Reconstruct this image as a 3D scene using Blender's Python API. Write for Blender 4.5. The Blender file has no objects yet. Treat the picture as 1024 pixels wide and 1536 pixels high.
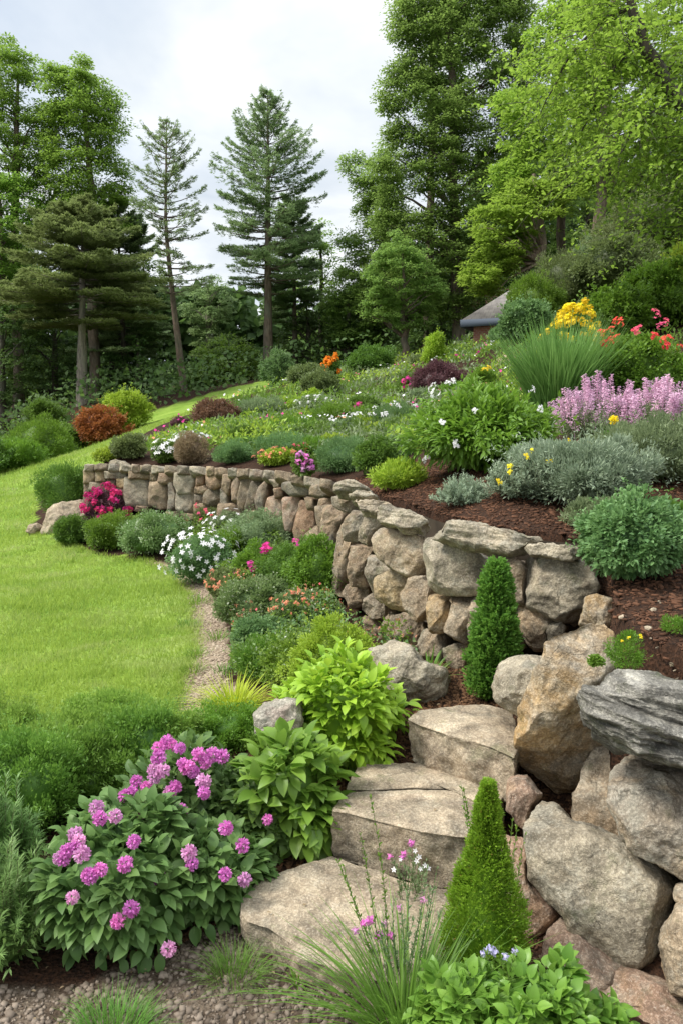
import bpy, math, numpy as np
rng = np.random.default_rng(11)
S = bpy.context.scene
COL = S.collection
F = 1150.0; H = 2.0; PITCH = math.atan(148/F)
CP, SP = math.cos(PITCH), math.sin(PITCH)
CAM = np.array([0, 0, H])
def ray(px, py):
    a = (np.asarray(px, float)-512)/F; b = (768-np.asarray(py, float))/F
    return np.stack([a, CP+b*SP, -SP+b*CP+0*a], -1)
def AT(px, py, Y):
    d = ray(px, py); return CAM + d*(np.asarray(Y, float)/d[..., 1])[..., None]
def ONZ(px, py, z):
    d = ray(px, py); return CAM + d*((z-H)/d[..., 2])[..., None]
def mpp(p):            # metres per photo pixel at a point
    return (p[1]*CP + (H-p[2])*SP)/F
def unit(v): return v/(np.linalg.norm(v, axis=-1, keepdims=True)+1e-12)
# ---------- noise
def _h(i, j, k, s):
    n = (i*73856093) ^ (j*19349663) ^ (k*83492791) ^ (s*2654435)
    n = (n ^ (n >> 13)) & 0x7fffffff
    n = (n*(n*n*15731 + 789221) + 1376312589) & 0x7fffffff
    return n/1073741823.5 - 1
def vn(p, s=0):
    p = np.asarray(p, float); f = np.floor(p); i = f.astype(np.int64); t = p-f; t = t*t*(3-2*t)
    o = 0
    for a in (0, 1):
        for b in (0, 1):
            for c in (0, 1):
                w = (t[..., 0] if a else 1-t[..., 0])*(t[..., 1] if b else 1-t[..., 1])*(t[..., 2] if c else 1-t[..., 2])
                o = o + w*_h(i[..., 0]+a, i[..., 1]+b, i[..., 2]+c, s)
    return o
def fbm(p, o=4, s=0, g=.5):
    r = 0; a = 1
    for k in range(o): r = r+a*vn(np.asarray(p)*2**k, s+k); a *= g
    return r
def sm(a, b, x):
    t = np.clip((x-a)/(b-a), 0, 1); return t*t*(3-2*t)
# ---------- mesh store
class Geo:
    def __init__(s): s.V = []; s.L = []; s.T = []; s.A = []; s.n = 0
    def add(s, V, faces, var=0.5):
        V = np.asarray(V, float).reshape(-1, 3)
        s.V.append(V); s.A.append(np.broadcast_to(np.asarray(var, float), (len(V),)))
        for fa in faces:
            fa = np.asarray(fa, np.int64)
            s.L.append((fa+s.n).ravel()); s.T.append(np.full(len(fa), fa.shape[1]))
        s.n += len(V)
    def put(s, tpl, pos, fr, sc, var=None):
        tv, tf = tpl; N = len(pos); m = len(tv)
        if N == 0: return
        sc = np.asarray(sc, float)
        if sc.ndim == 0: sc = np.full((N, 1), float(sc))
        if sc.ndim == 1: sc = sc[:, None]
        if sc.shape[1] == 1: sc = np.repeat(sc, 3, 1)
        V = np.einsum('nij,nmj->nmi', fr, tv[None]*sc[:, None, :]) + pos[:, None, :]
        off = (np.arange(N)*m)[:, None, None]
        if var is None: var = rng.random(N)
        s.add(V, [(np.asarray(f)[None]+off).reshape(-1, np.asarray(f).shape[1]) for f in tf], np.repeat(var, m))
    def mesh(s, name, origin=(0, 0, 0), smooth=True):
        me = bpy.data.meshes.new(name)
        if s.n == 0: return me
        V = (np.concatenate(s.V)-np.asarray(origin)).astype(np.float32); L = np.concatenate(s.L).astype(np.int32); T = np.concatenate(s.T).astype(np.int32)
        me.vertices.add(len(V)); me.vertices.foreach_set('co', V.ravel())
        me.loops.add(len(L)); me.loops.foreach_set('vertex_index', L)
        me.polygons.add(len(T)); st = np.zeros(len(T), np.int32); st[1:] = np.cumsum(T)[:-1]
        me.polygons.foreach_set('loop_start', st); me.polygons.foreach_set('loop_total', T)
        if smooth: me.polygons.foreach_set('use_smooth', np.ones(len(T), bool))
        at = me.attributes.new('v', 'FLOAT', 'POINT'); at.data.foreach_set('value', np.concatenate(s.A).astype(np.float32))
        me.update(calc_edges=True)
        return me
def tag(o, label=None, cat=None, group=None, kind=None):
    if label: o['label'] = label
    if cat: o['category'] = cat
    if group: o['group'] = group
    if kind: o['kind'] = kind
    return o
def obj(name, geo, mat, parent=None, origin=(0, 0, 0), smooth=True):
    me = geo.mesh(name, origin, smooth) if isinstance(geo, Geo) else geo
    if mat and not me.materials: me.materials.append(mat)
    o = bpy.data.objects.new(name, me); COL.objects.link(o)
    if parent: o.parent = parent
    else: o.location = origin
    return o
def empty(name, loc, label=None, cat=None, group=None):
    o = bpy.data.objects.new(name, None); COL.objects.link(o); o.location = loc; o.empty_display_size = .1
    return tag(o, label, cat, group)
def frames(y, n):
    y = unit(np.asarray(y, float)); x = unit(np.cross(y, np.broadcast_to(n, y.shape))); z = np.cross(x, y)
    return np.stack([x, y, z], -1)
def rdir(n): return unit(rng.normal(size=(n, 3)))
# ---------- templates (length along +y, normal +z)
QUAD = (np.array([[0, 0, 0], [.5, .45, .06], [0, 1, -.05], [-.5, .45, .06]], float), [[[0, 1, 2, 3]]])
def leaf_tpl(rows=3, fold=.18, droop=.25, pw=.85):
    V = [[0, 0, 0]]; ts = np.linspace(0, 1, rows+2)[1:-1]
    for t in ts:
        w = .5*math.sin(math.pi*t**pw)**.8
        for sx in (-1, 0, 1): V.append([sx*w, t, fold*abs(sx)*w - droop*t*t])
    V.append([0, 1.0, -droop*1.1]); n = len(V)-1
    q = []; tr = [[0, 2, 1], [0, 3, 2]]
    for r in range(rows-1):
        a = 1+3*r; q += [[a, a+1, a+4, a+3], [a+1, a+2, a+5, a+4]]
    a = 1+3*(rows-1); tr += [[a, a+1, n], [a+1, a+2, n]]
    return np.array(V, float), [tr, q] if q else [tr]
LEAF = leaf_tpl(4); LEAF2 = leaf_tpl(2, .25, .15); LEAFD = leaf_tpl(4, .15, .45)
NEED = (np.array([[-.5, 0, 0], [.5, 0, 0], [0, 1, 0]], float), [[[0, 1, 2]]])
def blades(g, base, dirs, length, width, bend, rows=5, tipdown=None):
    """curved strips; base,dirs (n,3)"""
    n = len(base); length = np.broadcast_to(length, (n,)); width = np.broadcast_to(width, (n,)); bend = np.broadcast_to(bend, (n,))
    hor = unit(dirs*[1, 1, 0]+1e-5); side = unit(np.cross(dirs, [0, 0, 1.0])+1e-6)
    tw = rng.normal(size=n)*.5; side = unit(side*np.cos(tw)[:, None]+hor*np.sin(tw)[:, None])
    V = []
    for k in range(rows):
        t = k/(rows-1)
        c = base+dirs*(length*t)[:, None]+hor*(bend*length*t*t*.6)[:, None]-np.array([0, 0, 1])*(bend*length*t**2.2*.55)[:, None]
        w = (width*.5*(1-t**2.5)*(0.6+.8*t if t < .5 else 1))[:, None]
        V += [c-side*w, c+side*w]
    V = np.stack(V, 1); m = 2*rows
    f = np.array([[2*k, 2*k+1, 2*k+3, 2*k+2] for k in range(rows-1)])
    fa = (f[None]+(np.arange(n)*m)[:, None, None]).reshape(-1, 4)
    g.add(V, [fa], np.repeat(rng.random(n), m))
def tube(g, P, R, sides=8, var=.5, rough=0, seed=0):
    P = np.asarray(P, float); n = len(P); R = np.broadcast_to(np.asarray(R, float), (n,))
    T = np.gradient(P, axis=0); T = unit(T); a = np.array([1, 0, 0.]) if abs(T[0, 0]) < .8 else np.array([0, 1., 0])
    x = unit(np.cross(T, a)); y = np.cross(T, x); th = np.linspace(0, 2*np.pi, sides, endpoint=False)
    V = P[:, None]+(x[:, None]*np.cos(th)[None, :, None]+y[:, None]*np.sin(th)[None, :, None])*R[:, None, None]
    if rough: V = V+(V-P[:, None])*(rough*vn(V*[9, 9, 2], seed))[..., None]
    f = []
    for i in range(n-1):
        for j in range(sides):
            k = (j+1) % sides; f.append([i*sides+j, i*sides+k, (i+1)*sides+k, (i+1)*sides+j])
    g.add(V, [f], var)
def tubes3(g, A, B, C, r0, r1, seg=5):
    """many thin 3-sided twigs A->B->C quadratic; arrays (n,3)"""
    n = len(A); ts = np.linspace(0, 1, seg)
    r0 = np.broadcast_to(r0, (n,)); r1 = np.broadcast_to(r1, (n,)); V = []
    d = unit(C-A); x = unit(np.cross(d, [.3, .2, .9])); y = np.cross(d, x)
    for t in ts:
        c = A*(1-t)**2+2*B*t*(1-t)+C*t*t; r = (r0*(1-t)+r1*t)[:, None]
        for q in range(3):
            an = q*2.0944; V.append(c+(x*math.cos(an)+y*math.sin(an))*r)
    V = np.stack(V, 1); f = []
    for i in range(seg-1):
        for q in range(3): f.append([i*3+q, i*3+(q+1) % 3, (i+1)*3+(q+1) % 3, (i+1)*3+q])
    f = np.array(f); fa = (f[None]+(np.arange(n)*seg*3)[:, None, None]).reshape(-1, 4)
    g.add(V, [fa], np.repeat(rng.random(n), seg*3))
# ---------- materials
class NT:
    def __init__(s, name):
        s.m = bpy.data.materials.new(name); s.m.use_nodes = True; s.t = s.m.node_tree; s.t.nodes.clear()
        s.out = s.t.nodes.new('ShaderNodeOutputMaterial')
    def N(s, typ, sets=None, **ins):
        n = s.t.nodes.new('ShaderNode'+typ)
        for k, v in (sets or {}).items(): setattr(n, k, v)
        for k, v in ins.items():
            key = int(k[1:]) if k[0] == 'i' and k[1:].isdigit() else k.replace('_', ' ')
            s.link(v, n.inputs[key])
        return n
    def link(s, v, sock):
        if isinstance(v, bpy.types.Node): v = v.outputs[0]
        if isinstance(v, bpy.types.NodeSocket): s.t.links.new(v, sock)
        else:
            if isinstance(v, tuple) and len(v) == 3 and sock.type == 'RGBA': v = (*v, 1)
            sock.default_value = v
    def noise(s, vec, scale, detail=3, rough=.55, dist=0):
        return s.N('TexNoise', None, Vector=vec, Scale=scale, Detail=detail, Roughness=rough, Distortion=dist).outputs['Fac']
    def ramp(s, fac, stops):
        n = s.N('ValToRGB', None, Fac=fac); cr = n.color_ramp
        while len(cr.elements) < len(stops): cr.elements.new(.5)
        for e, (p, c) in zip(cr.elements, stops):
            e.position = p; e.color = (*c, 1) if isinstance(c, tuple) else (c, c, c, 1)
        return n.outputs[0]
    def mix(s, f, a, b, bt='MIX'):
        n = s.N('Mix', {'data_type': 'RGBA', 'blend_type': bt}); s.link(f, n.inputs[0]); s.link(a, n.inputs[6]); s.link(b, n.inputs[7]); return n.outputs[2]
    def math(s, op, a, b=0.0, clamp=False):
        return s.N('Math', {'operation': op, 'use_clamp': clamp}, i0=a, i1=b).outputs[0]
    def bump(s, h, strength, dist): return s.N('Bump', None, Height=h, Strength=strength, Distance=dist).outputs[0]
def leafmat(name, a, b, trans=.35, rough=.5, spec=.35, ns=0, dead=None, patch=None):
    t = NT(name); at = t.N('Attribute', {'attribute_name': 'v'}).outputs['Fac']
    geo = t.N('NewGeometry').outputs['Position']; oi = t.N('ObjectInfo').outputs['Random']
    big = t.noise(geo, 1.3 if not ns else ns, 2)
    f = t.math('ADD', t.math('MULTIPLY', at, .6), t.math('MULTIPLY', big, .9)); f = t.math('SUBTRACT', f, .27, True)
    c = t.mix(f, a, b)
    if patch:
        mp = t.N('Mapping', None, Vector=geo, Rotation=(0, 0, .6), Scale=(.55, 1.3, 1)).outputs[0]
        c = t.mix(t.ramp(t.noise(mp, 1.1, 5, .6, 1.2), [(.5, 0.), (.66, .8)]), c, patch); c = t.mix(t.ramp(t.noise(geo, 1.9, 5, .65, .8), [(.53, 0.), (.66, .55)]), c, a)
    if dead: c = t.mix(t.math('GREATER_THAN', at, .94), c, dead)
    hsv = t.N('HueSaturation', None, Hue=t.math('ADD', t.math('MULTIPLY', oi, .03), .485), Value=t.math('ADD', t.math('MULTIPLY', oi, .3), .85), Color=c).outputs[0]
    p = t.N('BsdfPrincipled', None, Base_Color=hsv, Roughness=rough, Specular_IOR_Level=spec)
    tr = t.N('BsdfTranslucent', None, Color=t.mix(.5, hsv, tuple(min(1, x*1.5) for x in b)))
    sh = t.N('MixShader', None, i0=trans, i1=p.outputs[0], i2=tr.outputs[0])
    t.link(sh, t.out.inputs[0]); return t.m
def plainmat(name, a, b=None, rough=.7, scale=8, spec=.3, bump=0, bscale=40):
    t = NT(name); pos = t.N('NewGeometry').outputs['Position']; b = b or a
    c = t.mix(t.ramp(t.noise(pos, scale, 4), [(.35, 0.), (.65, 1.)]), a, b)
    p = t.N('BsdfPrincipled', None, Base_Color=c, Roughness=rough, Specular_IOR_Level=spec)
    if bump: t.link(t.bump(t.noise(pos, bscale, 4), 1, bump), p.inputs['Normal'])
    t.link(p, t.out.inputs[0]); return t.m
def rockmat(name, cols, lichen=(.43, .41, .33), lamt=.35, stain=(.36, .22, .1), samt=.25, strata=None, vary=0, speck=.36):
    t = NT(name); pos = t.N('NewGeometry').outputs['Position']; nor = t.N('NewGeometry').outputs['Normal']
    oi = t.N('ObjectInfo').outputs['Random']; at = t.N('Attribute', {'attribute_name': 'v'}).outputs['Fac']
    off = t.N('CombineXYZ', None, i0=t.math('MULTIPLY', oi, 31.0), i1=t.math('MULTIPLY', at, 17.0)).outputs[0]
    p2 = t.N('VectorMath', {'operation': 'ADD'}, i0=pos, i1=off).outputs[0]
    if strata:
        mp = t.N('Mapping', None, Vector=p2, Rotation=strata, Scale=(1.2, 1.2, 9.0)).outputs[0]
        st = t.noise(mp, 4, 5, .6, .4)
    big = t.noise(p2, 2.6, 4, .6, .3); mid = t.noise(p2, 14, 5, .65); fine = t.noise(p2, 95, 3, .75); vf = t.noise(p2, 330, 2, .7)
    cols = [tuple(v*k_ for v, k_ in zip(c_, (.90, .85, .76))) for c_ in cols]; lichen = tuple(v*.86 for v in lichen); n = len(cols); f = t.math('ADD', t.math('MULTIPLY', big, .75), t.math('MULTIPLY', mid, .35))
    if vary:   # every stone its own part of the range
        f = t.math('ADD', t.math('MULTIPLY', f, 1-vary), t.math('MULTIPLY', t.math('FRACT', t.math('MULTIPLY', oi, 7.3)), vary))
        f = t.math('SUBTRACT', f, .02)
    c = t.ramp(f, [(.32+.36*i/max(1, n-1) if not vary else .12+.72*i/(n-1), cols[i]) for i in range(n)])
    c = t.mix(t.math('MULTIPLY', t.ramp(t.noise(p2, 4.3, 5, .6, .8), [(.52, 0.), (.62, 1.)]), samt), c, stain)
    lf = t.ramp(t.noise(p2, 9, 6, .72, .2), [(.5, 0.), (.6, 1.)])
    c = t.mix(t.math('MULTIPLY', lf, lamt), c, lichen)
    c = t.mix(.85, c, t.mix(1.0, c, t.ramp(t.noise(p2, 7, 7, .68, .5), [(.32, .34), (.5, .92), (.66, 1.5)]), 'MULTIPLY'))
    # crystals: light and dark grains
    c = t.mix(t.math('MULTIPLY', t.ramp(fine, [(.44, 1.), (.56, 0.)]), speck), c, (.05, .045, .04))
    c = t.mix(t.math('MULTIPLY', t.ramp(fine, [(.54, 0.), (.68, 1.)]), speck), c, (.6, .55, .47))
    c = t.mix(.45, c, t.mix(1.0, c, t.ramp(vf, [(.3, .55), (.7, 1.45)]), 'MULTIPLY'))
    if strata: c = t.mix(.75, c, t.mix(1.0, c, t.ramp(st, [(.38, .3), (.62, 1.35)]), 'MULTIPLY'))
    dv = t.N('VectorMath', {'operation': 'ADD'}, i0=p2, i1=t.N('CombineXYZ', None, i0=t.math('MULTIPLY', t.noise(p2, 3.5, 5, .6), .5), i1=t.math('MULTIPLY', t.noise(p2, 5, 4, .6), .4), i2=t.math('MULTIPLY', mid, .2)).outputs[0]).outputs[0]
    ck = t.N('TexVoronoi', {'feature': 'DISTANCE_TO_EDGE'}, Vector=dv, Scale=2.6).outputs['Distance']; ckm = t.math('MULTIPLY', t.ramp(ck, [(.0, 1.), (.010, 0.)]), t.ramp(big, [(.5, 0.), (.62, .3)]))
    c = t.mix(ckm, c, (.045, .038, .03))
    mo = t.math('MULTIPLY', t.ramp(t.noise(p2, 6.5, 6, .7), [(.57, 0.), (.66, 1.)]), .35)
    c = t.mix(mo, c, (.09, .11, .04))
    hh = t.math('ADD', t.math('MULTIPLY', mid, 1.0), t.math('ADD', t.math('MULTIPLY', fine, .3), t.math('MULTIPLY', vf, .12)))
    if strata: hh = t.math('ADD', hh, t.math('MULTIPLY', st, 1.6))
    hh = t.math('SUBTRACT', hh, t.math('MULTIPLY', ckm, .6))
    nz = t.bump(hh, .9, .022)
    p = t.N('BsdfPrincipled', None, Base_Color=c, Roughness=.9, Specular_IOR_Level=.2, Normal=nz)
    t.link(p, t.out.inputs[0]); return t.m
# ---------- plan of the place
WF = [(127, 12.5), (230, 12.0), (330, 11.0), (420, 9.6), (480, 8.2), (505, 6.9), (545, 5.9), (600, 5.1), (660, 4.55), (740, 4.25), (810, 4.1), (900, 3.95)]
def wy(px): return np.interp(px, [a for a, _ in WF], [b for _, b in WF])
WP = np.array([AT(a, 760, b)[:2] for a, b in WF])
LEFT = np.array([(-1.9, 36), (-4.5, 28), (-5.0, 23), (-5.0, 19), (-4.9, 15.5)], float)
_t = np.gradient(WP, axis=0); _t = _t/np.linalg.norm(_t, axis=1, keepdims=True); WN = np.stack([_t[:, 1], -_t[:, 0]], 1)
WN *= np.where((WN*(-WP)).sum(1) > 0, 1, -1)[:, None]   # towards the camera side
FAULT = np.vstack([[(10, 46)], LEFT, WP-WN*.3, [AT(908, 900, 3.5)[:2], AT(925, 960, 3.05)[:2], AT(1024, 1010, 2.75)[:2], (1.62, 2.45), (1.74, 1.7), (1.8, .6), (1.9, -6)]])
def sdist(P, poly):
    best = np.full(P.shape[:-1], 1e9); sg = np.ones(P.shape[:-1])
    for a, b in zip(poly[:-1], poly[1:]):
        d = b-a; L2 = d@d; t = np.clip(((P-a)@d)/L2, 0, 1); q = a+t[..., None]*d; r = P-q
        dist = np.hypot(r[..., 0], r[..., 1]); c = d[0]*r[..., 1]-d[1]*r[..., 0]
        m = dist < best-1e-9; best = np.where(m, dist, best); sg = np.where(m, np.sign(c), sg)
    if poly is FAULT:
        return best*np.where(inpoly(P, UPOLY), 1, -1)
    return best*sg
UPOLY = [tuple(p) for p in FAULT]+[(300, -6), (300, 300), (12, 300)]
def pz(px, py, Y): return AT(px, py, Y)
lowP = [ONZ(*c) for c in [(0, 1536, 0), (200, 1536, 0), (400, 1500, .04), (700, 1536, .05), (950, 1500, .06), (0, 1200, 0), (0, 900, 0), (200, 900, 0), (60, 800, .02), (150, 815, .03), (240, 860, 0), (300, 950, .0), (330, 1040, .02),
    (400, 1290, .08), (330, 1200, .0), (450, 1080, .2), (400, 900, .16), (400, 980, .15), (480, 1000, .25)]]
lowP += [AT(*c) for c in [(127, 782, 12.4), (250, 790, 11.7), (340, 800, 10.8), (430, 815, 9.4), (480, 850, 8), (505, 905, 6.8), (560, 960, 5.6), (620, 1000, 4.9), (700, 1010, 4.3), (0, 712, 25), (60, 735, 18), (100, 688, 26), (150, 662, 28), (100, 740, 15.5), (215, 655, 19.5), (265, 630, 23.5), (330, 602, 28.5),
    (230, 627, 32), (300, 601, 36), (450, 567, 38), (0, 690, 38), (120, 606, 38), (-300, 740, 20), (-800, 800, 16), (-400, 690, 40)]]
lowP += [np.array(c, float) for c in [(-10, 5, 0), (-20, 8, -.1), (1.2, 1, 0), (-3, -2, 0), (1.2, -3, 0), (-12, -3, -.1), (-60, 60, 2), (0, 60, 6), (-30, 80, 4), (20, 60, 9), (1.6, 1.6, .05), (-.1, 3.1, .12), (.4, 3.0, .1), (.9, 3.0, .1), (.9, 2.5, .05), (.3, 2.4, .05), (0, 3.6, .25), (.4, 3.35, .22), (.9, 3.35, .3), (.12, 3.5, .32), (.3, 3.55, .36), (.25, 3.75, .4), (.7, 3.75, .46), (1.0, 3.7, .48), (.6, 4.1, .49), (1.0, 4.1, .52), (.3, 4.2, .42), (0, 4.2, .3), (.4, 4.8, .45), (1.4, 3.5, .5), (1.6, 2.8, .3)]]
upP = [AT(*c) for c in [(860, 803, 4.35), (700, 772, 4.8), (620, 745, 5.6), (560, 722, 6.8), (500, 708, 8.2), (420, 700, 9.8), (330, 696, 11.2), (230, 694, 12.3), (130, 694, 12.8),
    (760, 745, 5.2), (1024, 800, 4.6), (700, 700, 6.8), (930, 655, 8), (835, 590, 12), (960, 575, 12), (1010, 620, 9.5), (1010, 470, 18), (1010, 400, 22), (1024, 310, 28), (850, 392, 31), (735, 522, 24), (765, 522, 26), (800, 505, 20), (850, 400, 28), (720, 520, 28), (605, 543, 40), (400, 535, 48), (500, 560, 34), (450, 572, 34), (560, 565, 28),
    (400, 640, 17), (300, 660, 14.5), (500, 640, 15), (600, 630, 14), (480, 600, 22), (340, 620, 22), (650, 600, 17), (600, 680, 9.5), (215, 668, 15.5), (700, 560, 20)]]
upP += [np.array(c, float) for c in [(2.2, 1, 1.05), (2.3, -1, 1.05), (4, 34, 4.2), (6.2, 33, 4.9), (5, 29, 4.3), (6.6, 28.5, 4.8), (9, 40, 7), (5, 45, 5.2), (1.15, 2.7, 1.08), (1.0, 2.9, 1.1), (1.2, 3.3, 1.14), (1.6, 3.3, 1.17), (1.4, 3.8, 1.22), (1.15, 3.7, 1.18), (2.2, 3.0, 1.15), (1.9, 2.3, 1.05), (20, 60, 14), (0, 70, 9), (40, 50, 20), (12, 20, 6.5), (10, 8, 3.2), (6, 3, 1.5), (15, 2, 2.5), (30, 30, 13), (-8, 30, 2.2), (3, -1, 1.1)]]
class Surf:
    def __init__(s, pts):
        P = np.array(pts); s.P = P[:, :2]; n = len(P)
        A = np.zeros((n+3, n+3)); D = np.linalg.norm(s.P[:, None]-s.P[None], axis=-1); D = np.sqrt(D*D+.09)
        A[:n, :n] = -D + np.eye(n)*.04; A[:n, n] = 1; A[:n, n+1:] = s.P; A[n:, :n] = A[:n, n:].T
        s.w = np.linalg.solve(A, np.concatenate([P[:, 2], [0, 0, 0]]))
    def __call__(s, Q):
        Q = np.asarray(Q, float); sh = Q.shape[:-1]; q = Q.reshape(-1, 2); o = np.empty(len(q)); n = len(s.P)
        for i in range(0, len(q), 20000):
            c = q[i:i+20000]; D = np.sqrt(((c[:, None]-s.P[None])**2).sum(-1)+.09)
            o[i:i+20000] = -D@s.w[:n]+s.w[n]+c@s.w[n+1:]
        return o.reshape(sh)
LO, UP = Surf(lowP), Surf(upP)
WE = WP[0]
def height(Q, part=None):
    Q = np.asarray(Q, float); sd = sdist(Q, FAULT)
    far = np.clip((Q[..., 1]-12.7)/3.0, 0, 1)*np.where(Q[..., 0] < 8, 1, 0)
    wd = .04+far*2.2
    w = sm(-wd*.6, wd, sd)
    up = UP(Q); cap = np.interp(Q[..., 1], [3.9, 6, 9, 12.5], [1.27, 1.27, 1.21, 1.13]); up = np.where((Q[..., 1] > 3.9) & (Q[..., 1] < 12.8) & (Q[..., 0] < 1.7), np.minimum(up, cap+.02+.3*np.maximum(sd, 0)), up)
    z = LO(Q)*(1-w)+up*w
    r = np.hypot(Q[..., 0], Q[..., 1])
    return z+.03*np.clip(r/12, 0.1, 1)*vn(np.concatenate([Q*.8, 0*Q[..., :1]], -1), 3)*np.clip(r/5, .2, 1)+.012*vn(np.concatenate([Q*4, 0*Q[..., :1]], -1), 4)
def hz(x, y): return float(height(np.array([[x, y]]))[0])
def hit(px, py, tmin=1.0, tmax=90):
    d = ray(px, py); ts = tmin*np.exp(np.linspace(0, math.log(tmax/tmin), 700)); P = CAM+d*ts[:, None]
    dz = P[:, 2]-height(P[:, :2]); k = np.nonzero(dz < 0)[0]
    if len(k) == 0 or k[0] == 0: return None
    i = k[0]; t = ts[i-1]+(ts[i]-ts[i-1])*dz[i-1]/(dz[i-1]-dz[i]+1e-9); return CAM+d*t
def inpoly(Q, poly):
    x, y = Q[..., 0], Q[..., 1]; r = np.zeros(x.shape, bool); n = len(poly)
    for i in range(n):
        x1, y1 = poly[i]; x2, y2 = poly[(i+1) % n]
        c = ((y1 > y) != (y2 > y)) & (x < (x2-x1)*(y-y1)/(y2-y1+1e-12)+x1); r ^= c
    return r
gp = lambda L: [tuple(ONZ(a, b, 0)[:2]) for a, b in L]
LAWN = [(-60, -8), (-2.7, -8), (-2.2, 3.2)]+gp([(100, 1120), (255, 1100), (268, 1040), (290, 985), (292, 940), (280, 898), (258, 866), (215, 842), (150, 832), (100, 812), (45, 800), (62, 768)])+[(-4.7, 14), (-5.2, 15.5), (-5.4, 19), (-5.4, 23), (-4.9, 28), (-2.5, 36), (8, 48), (-2, 43), (-6, 39), (-9, 33), (-11, 28), (-14, 25), (-60, 22), (-60, 5)]
PATH = gp([(215, 842), (258, 866), (280, 898), (292, 940), (290, 985), (268, 1040), (225, 1090), (330, 1095), (345, 1040), (345, 980), (335, 920), (305, 880), (270, 855)])
GRAV = gp([(-600, 1700), (-200, 1470), (100, 1480), (250, 1440), (350, 1385), (400, 1440), (520, 1500), (700, 1580), (1200, 2200), (0, 4000)])
def axis(a, b, lo, hi, d, g=1.09):
    L = list(np.arange(a, b, d)); s = d; x = a
    while x > lo: s *= g; x -= s; L.insert(0, x)
    s = d; x = L[-1]
    while x < hi: s *= g; x += s; L.append(x)
    return np.array(L)
ax = axis(-5, 2.4, -90, 90, .05, 1.07); ay = axis(1.2, 14, -12, 120, .05, 1.05)
GX, GY = np.meshgrid(ax, ay); Q = np.stack([GX, GY], -1); GZ = height(Q)
jit = np.stack([fbm(np.stack([GX*3, GY*3, GX*0], -1), 3, 21), fbm(np.stack([GX*3, GY*3, GX*0+9], -1), 3, 22)], -1)*.06
Qj = Q+jit
mL = inpoly(Qj, LAWN).astype(float); mP = inpoly(Qj, PATH).astype(float)*(1-mL); mG = inpoly(Qj, GRAV).astype(float)*(1-mL)
sdF = sdist(Q, FAULT)
mL *= (sdF < .5)
def gmat():
    t = NT('ground_mat'); pos = t.N('NewGeometry').outputs['Position']
    A = lambda n: t.N('Attribute', {'attribute_name': n}).outputs['Fac']
    n1 = t.noise(pos, 1.2, 4); n2 = t.noise(pos, 60, 4, .7); n3 = t.noise(pos, 9, 4)
    vor = t.N('TexVoronoi', None, Vector=pos, Scale=75.0, Randomness=1.0); vc = t.N('SeparateColor', None, Color=vor.outputs['Color']).outputs[0]
    mulch = t.mix(t.ramp(n3, [(.35, 0.), (.65, 1.)]), (.030, .015, .009), (.075, .036, .020)); mulch = t.mix(t.math('MULTIPLY', vc, .75), mulch, (.13, .062, .034)); mulch = t.mix(t.ramp(n2, [(.35, 0.), (.6, .6)]), (.016, .010, .007), mulch)
    grav = t.mix(vc, (.12, .09, .065), (.27, .22, .165)); grav = t.mix(t.ramp(n3, [(.35, .2), (.6, .9)]), grav, (.055, .038, .025)); grav = t.mix(t.ramp(n2, [(.35, 1.), (.5, 0.)]), grav, (.05, .036, .026))
    path = t.mix(vc, (.22, .165, .11), (.42, .34, .25)); path = t.mix(t.ramp(n2, [(.35, .7), (.5, 0.)]), path, (.12, .08, .05))
    lawn = t.mix(t.ramp(n1, [(.35, 0.), (.65, 1.)]), (.15, .25, .03), (.25, .35, .06)); lawn = t.mix(t.ramp(n2, [(.3, .55), (.55, 0.)]), lawn, (.05, .11, .015)); lawn = t.mix(t.ramp(t.noise(pos, .5, 3, .6, 1.2), [(.56, 0.), (.68, .45)]), lawn, (.31, .36, .13))
    c = t.mix(A('grav'), mulch, grav); c = t.mix(A('path'), c, path); c = t.mix(A('lawn'), c, lawn)
    hh = t.math('ADD', t.math('MULTIPLY', n2, .6), t.math('MULTIPLY', vor.outputs['Distance'], .7))
    p = t.N('BsdfPrincipled', None, Base_Color=c, Roughness=.95, Specular_IOR_Level=.15, Normal=t.bump(hh, .8, .015)); t.link(p, t.out.inputs[0]); return t.m
GM = gmat()
V = np.stack([GX, GY, GZ], -1).reshape(-1, 3); ny, nx = GX.shape
idx = np.arange(ny*nx).reshape(ny, nx); FQ = np.stack([idx[:-1, :-1], idx[:-1, 1:], idx[1:, 1:], idx[1:, :-1]], -1).reshape(-1, 4)
attrs = {'lawn': mL.ravel(), 'path': mP.ravel(), 'grav': mG.ravel()}
cm = {k: a[FQ].mean(1) for k, a in attrs.items()}
cls = np.where(cm['lawn'] > .5, 1, np.where(cm['path'] > .5, 2, np.where(cm['grav'] > .5, 3, 0)))
for k, nm in enumerate(['soil', 'lawn', 'path', 'ground']):
    f = FQ[cls == k]
    if not len(f): continue
    u, inv = np.unique(f, return_inverse=True); g = Geo(); g.add(V[u], [inv.reshape(-1, 4)])
    me = g.mesh(nm); me.materials.append(GM)
    for a, arr in attrs.items():
        at = me.attributes.new(a, 'FLOAT', 'POINT'); at.data.foreach_set('value', arr[u].astype(np.float32))
    tag(obj(nm, me, None), kind='structure')
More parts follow.
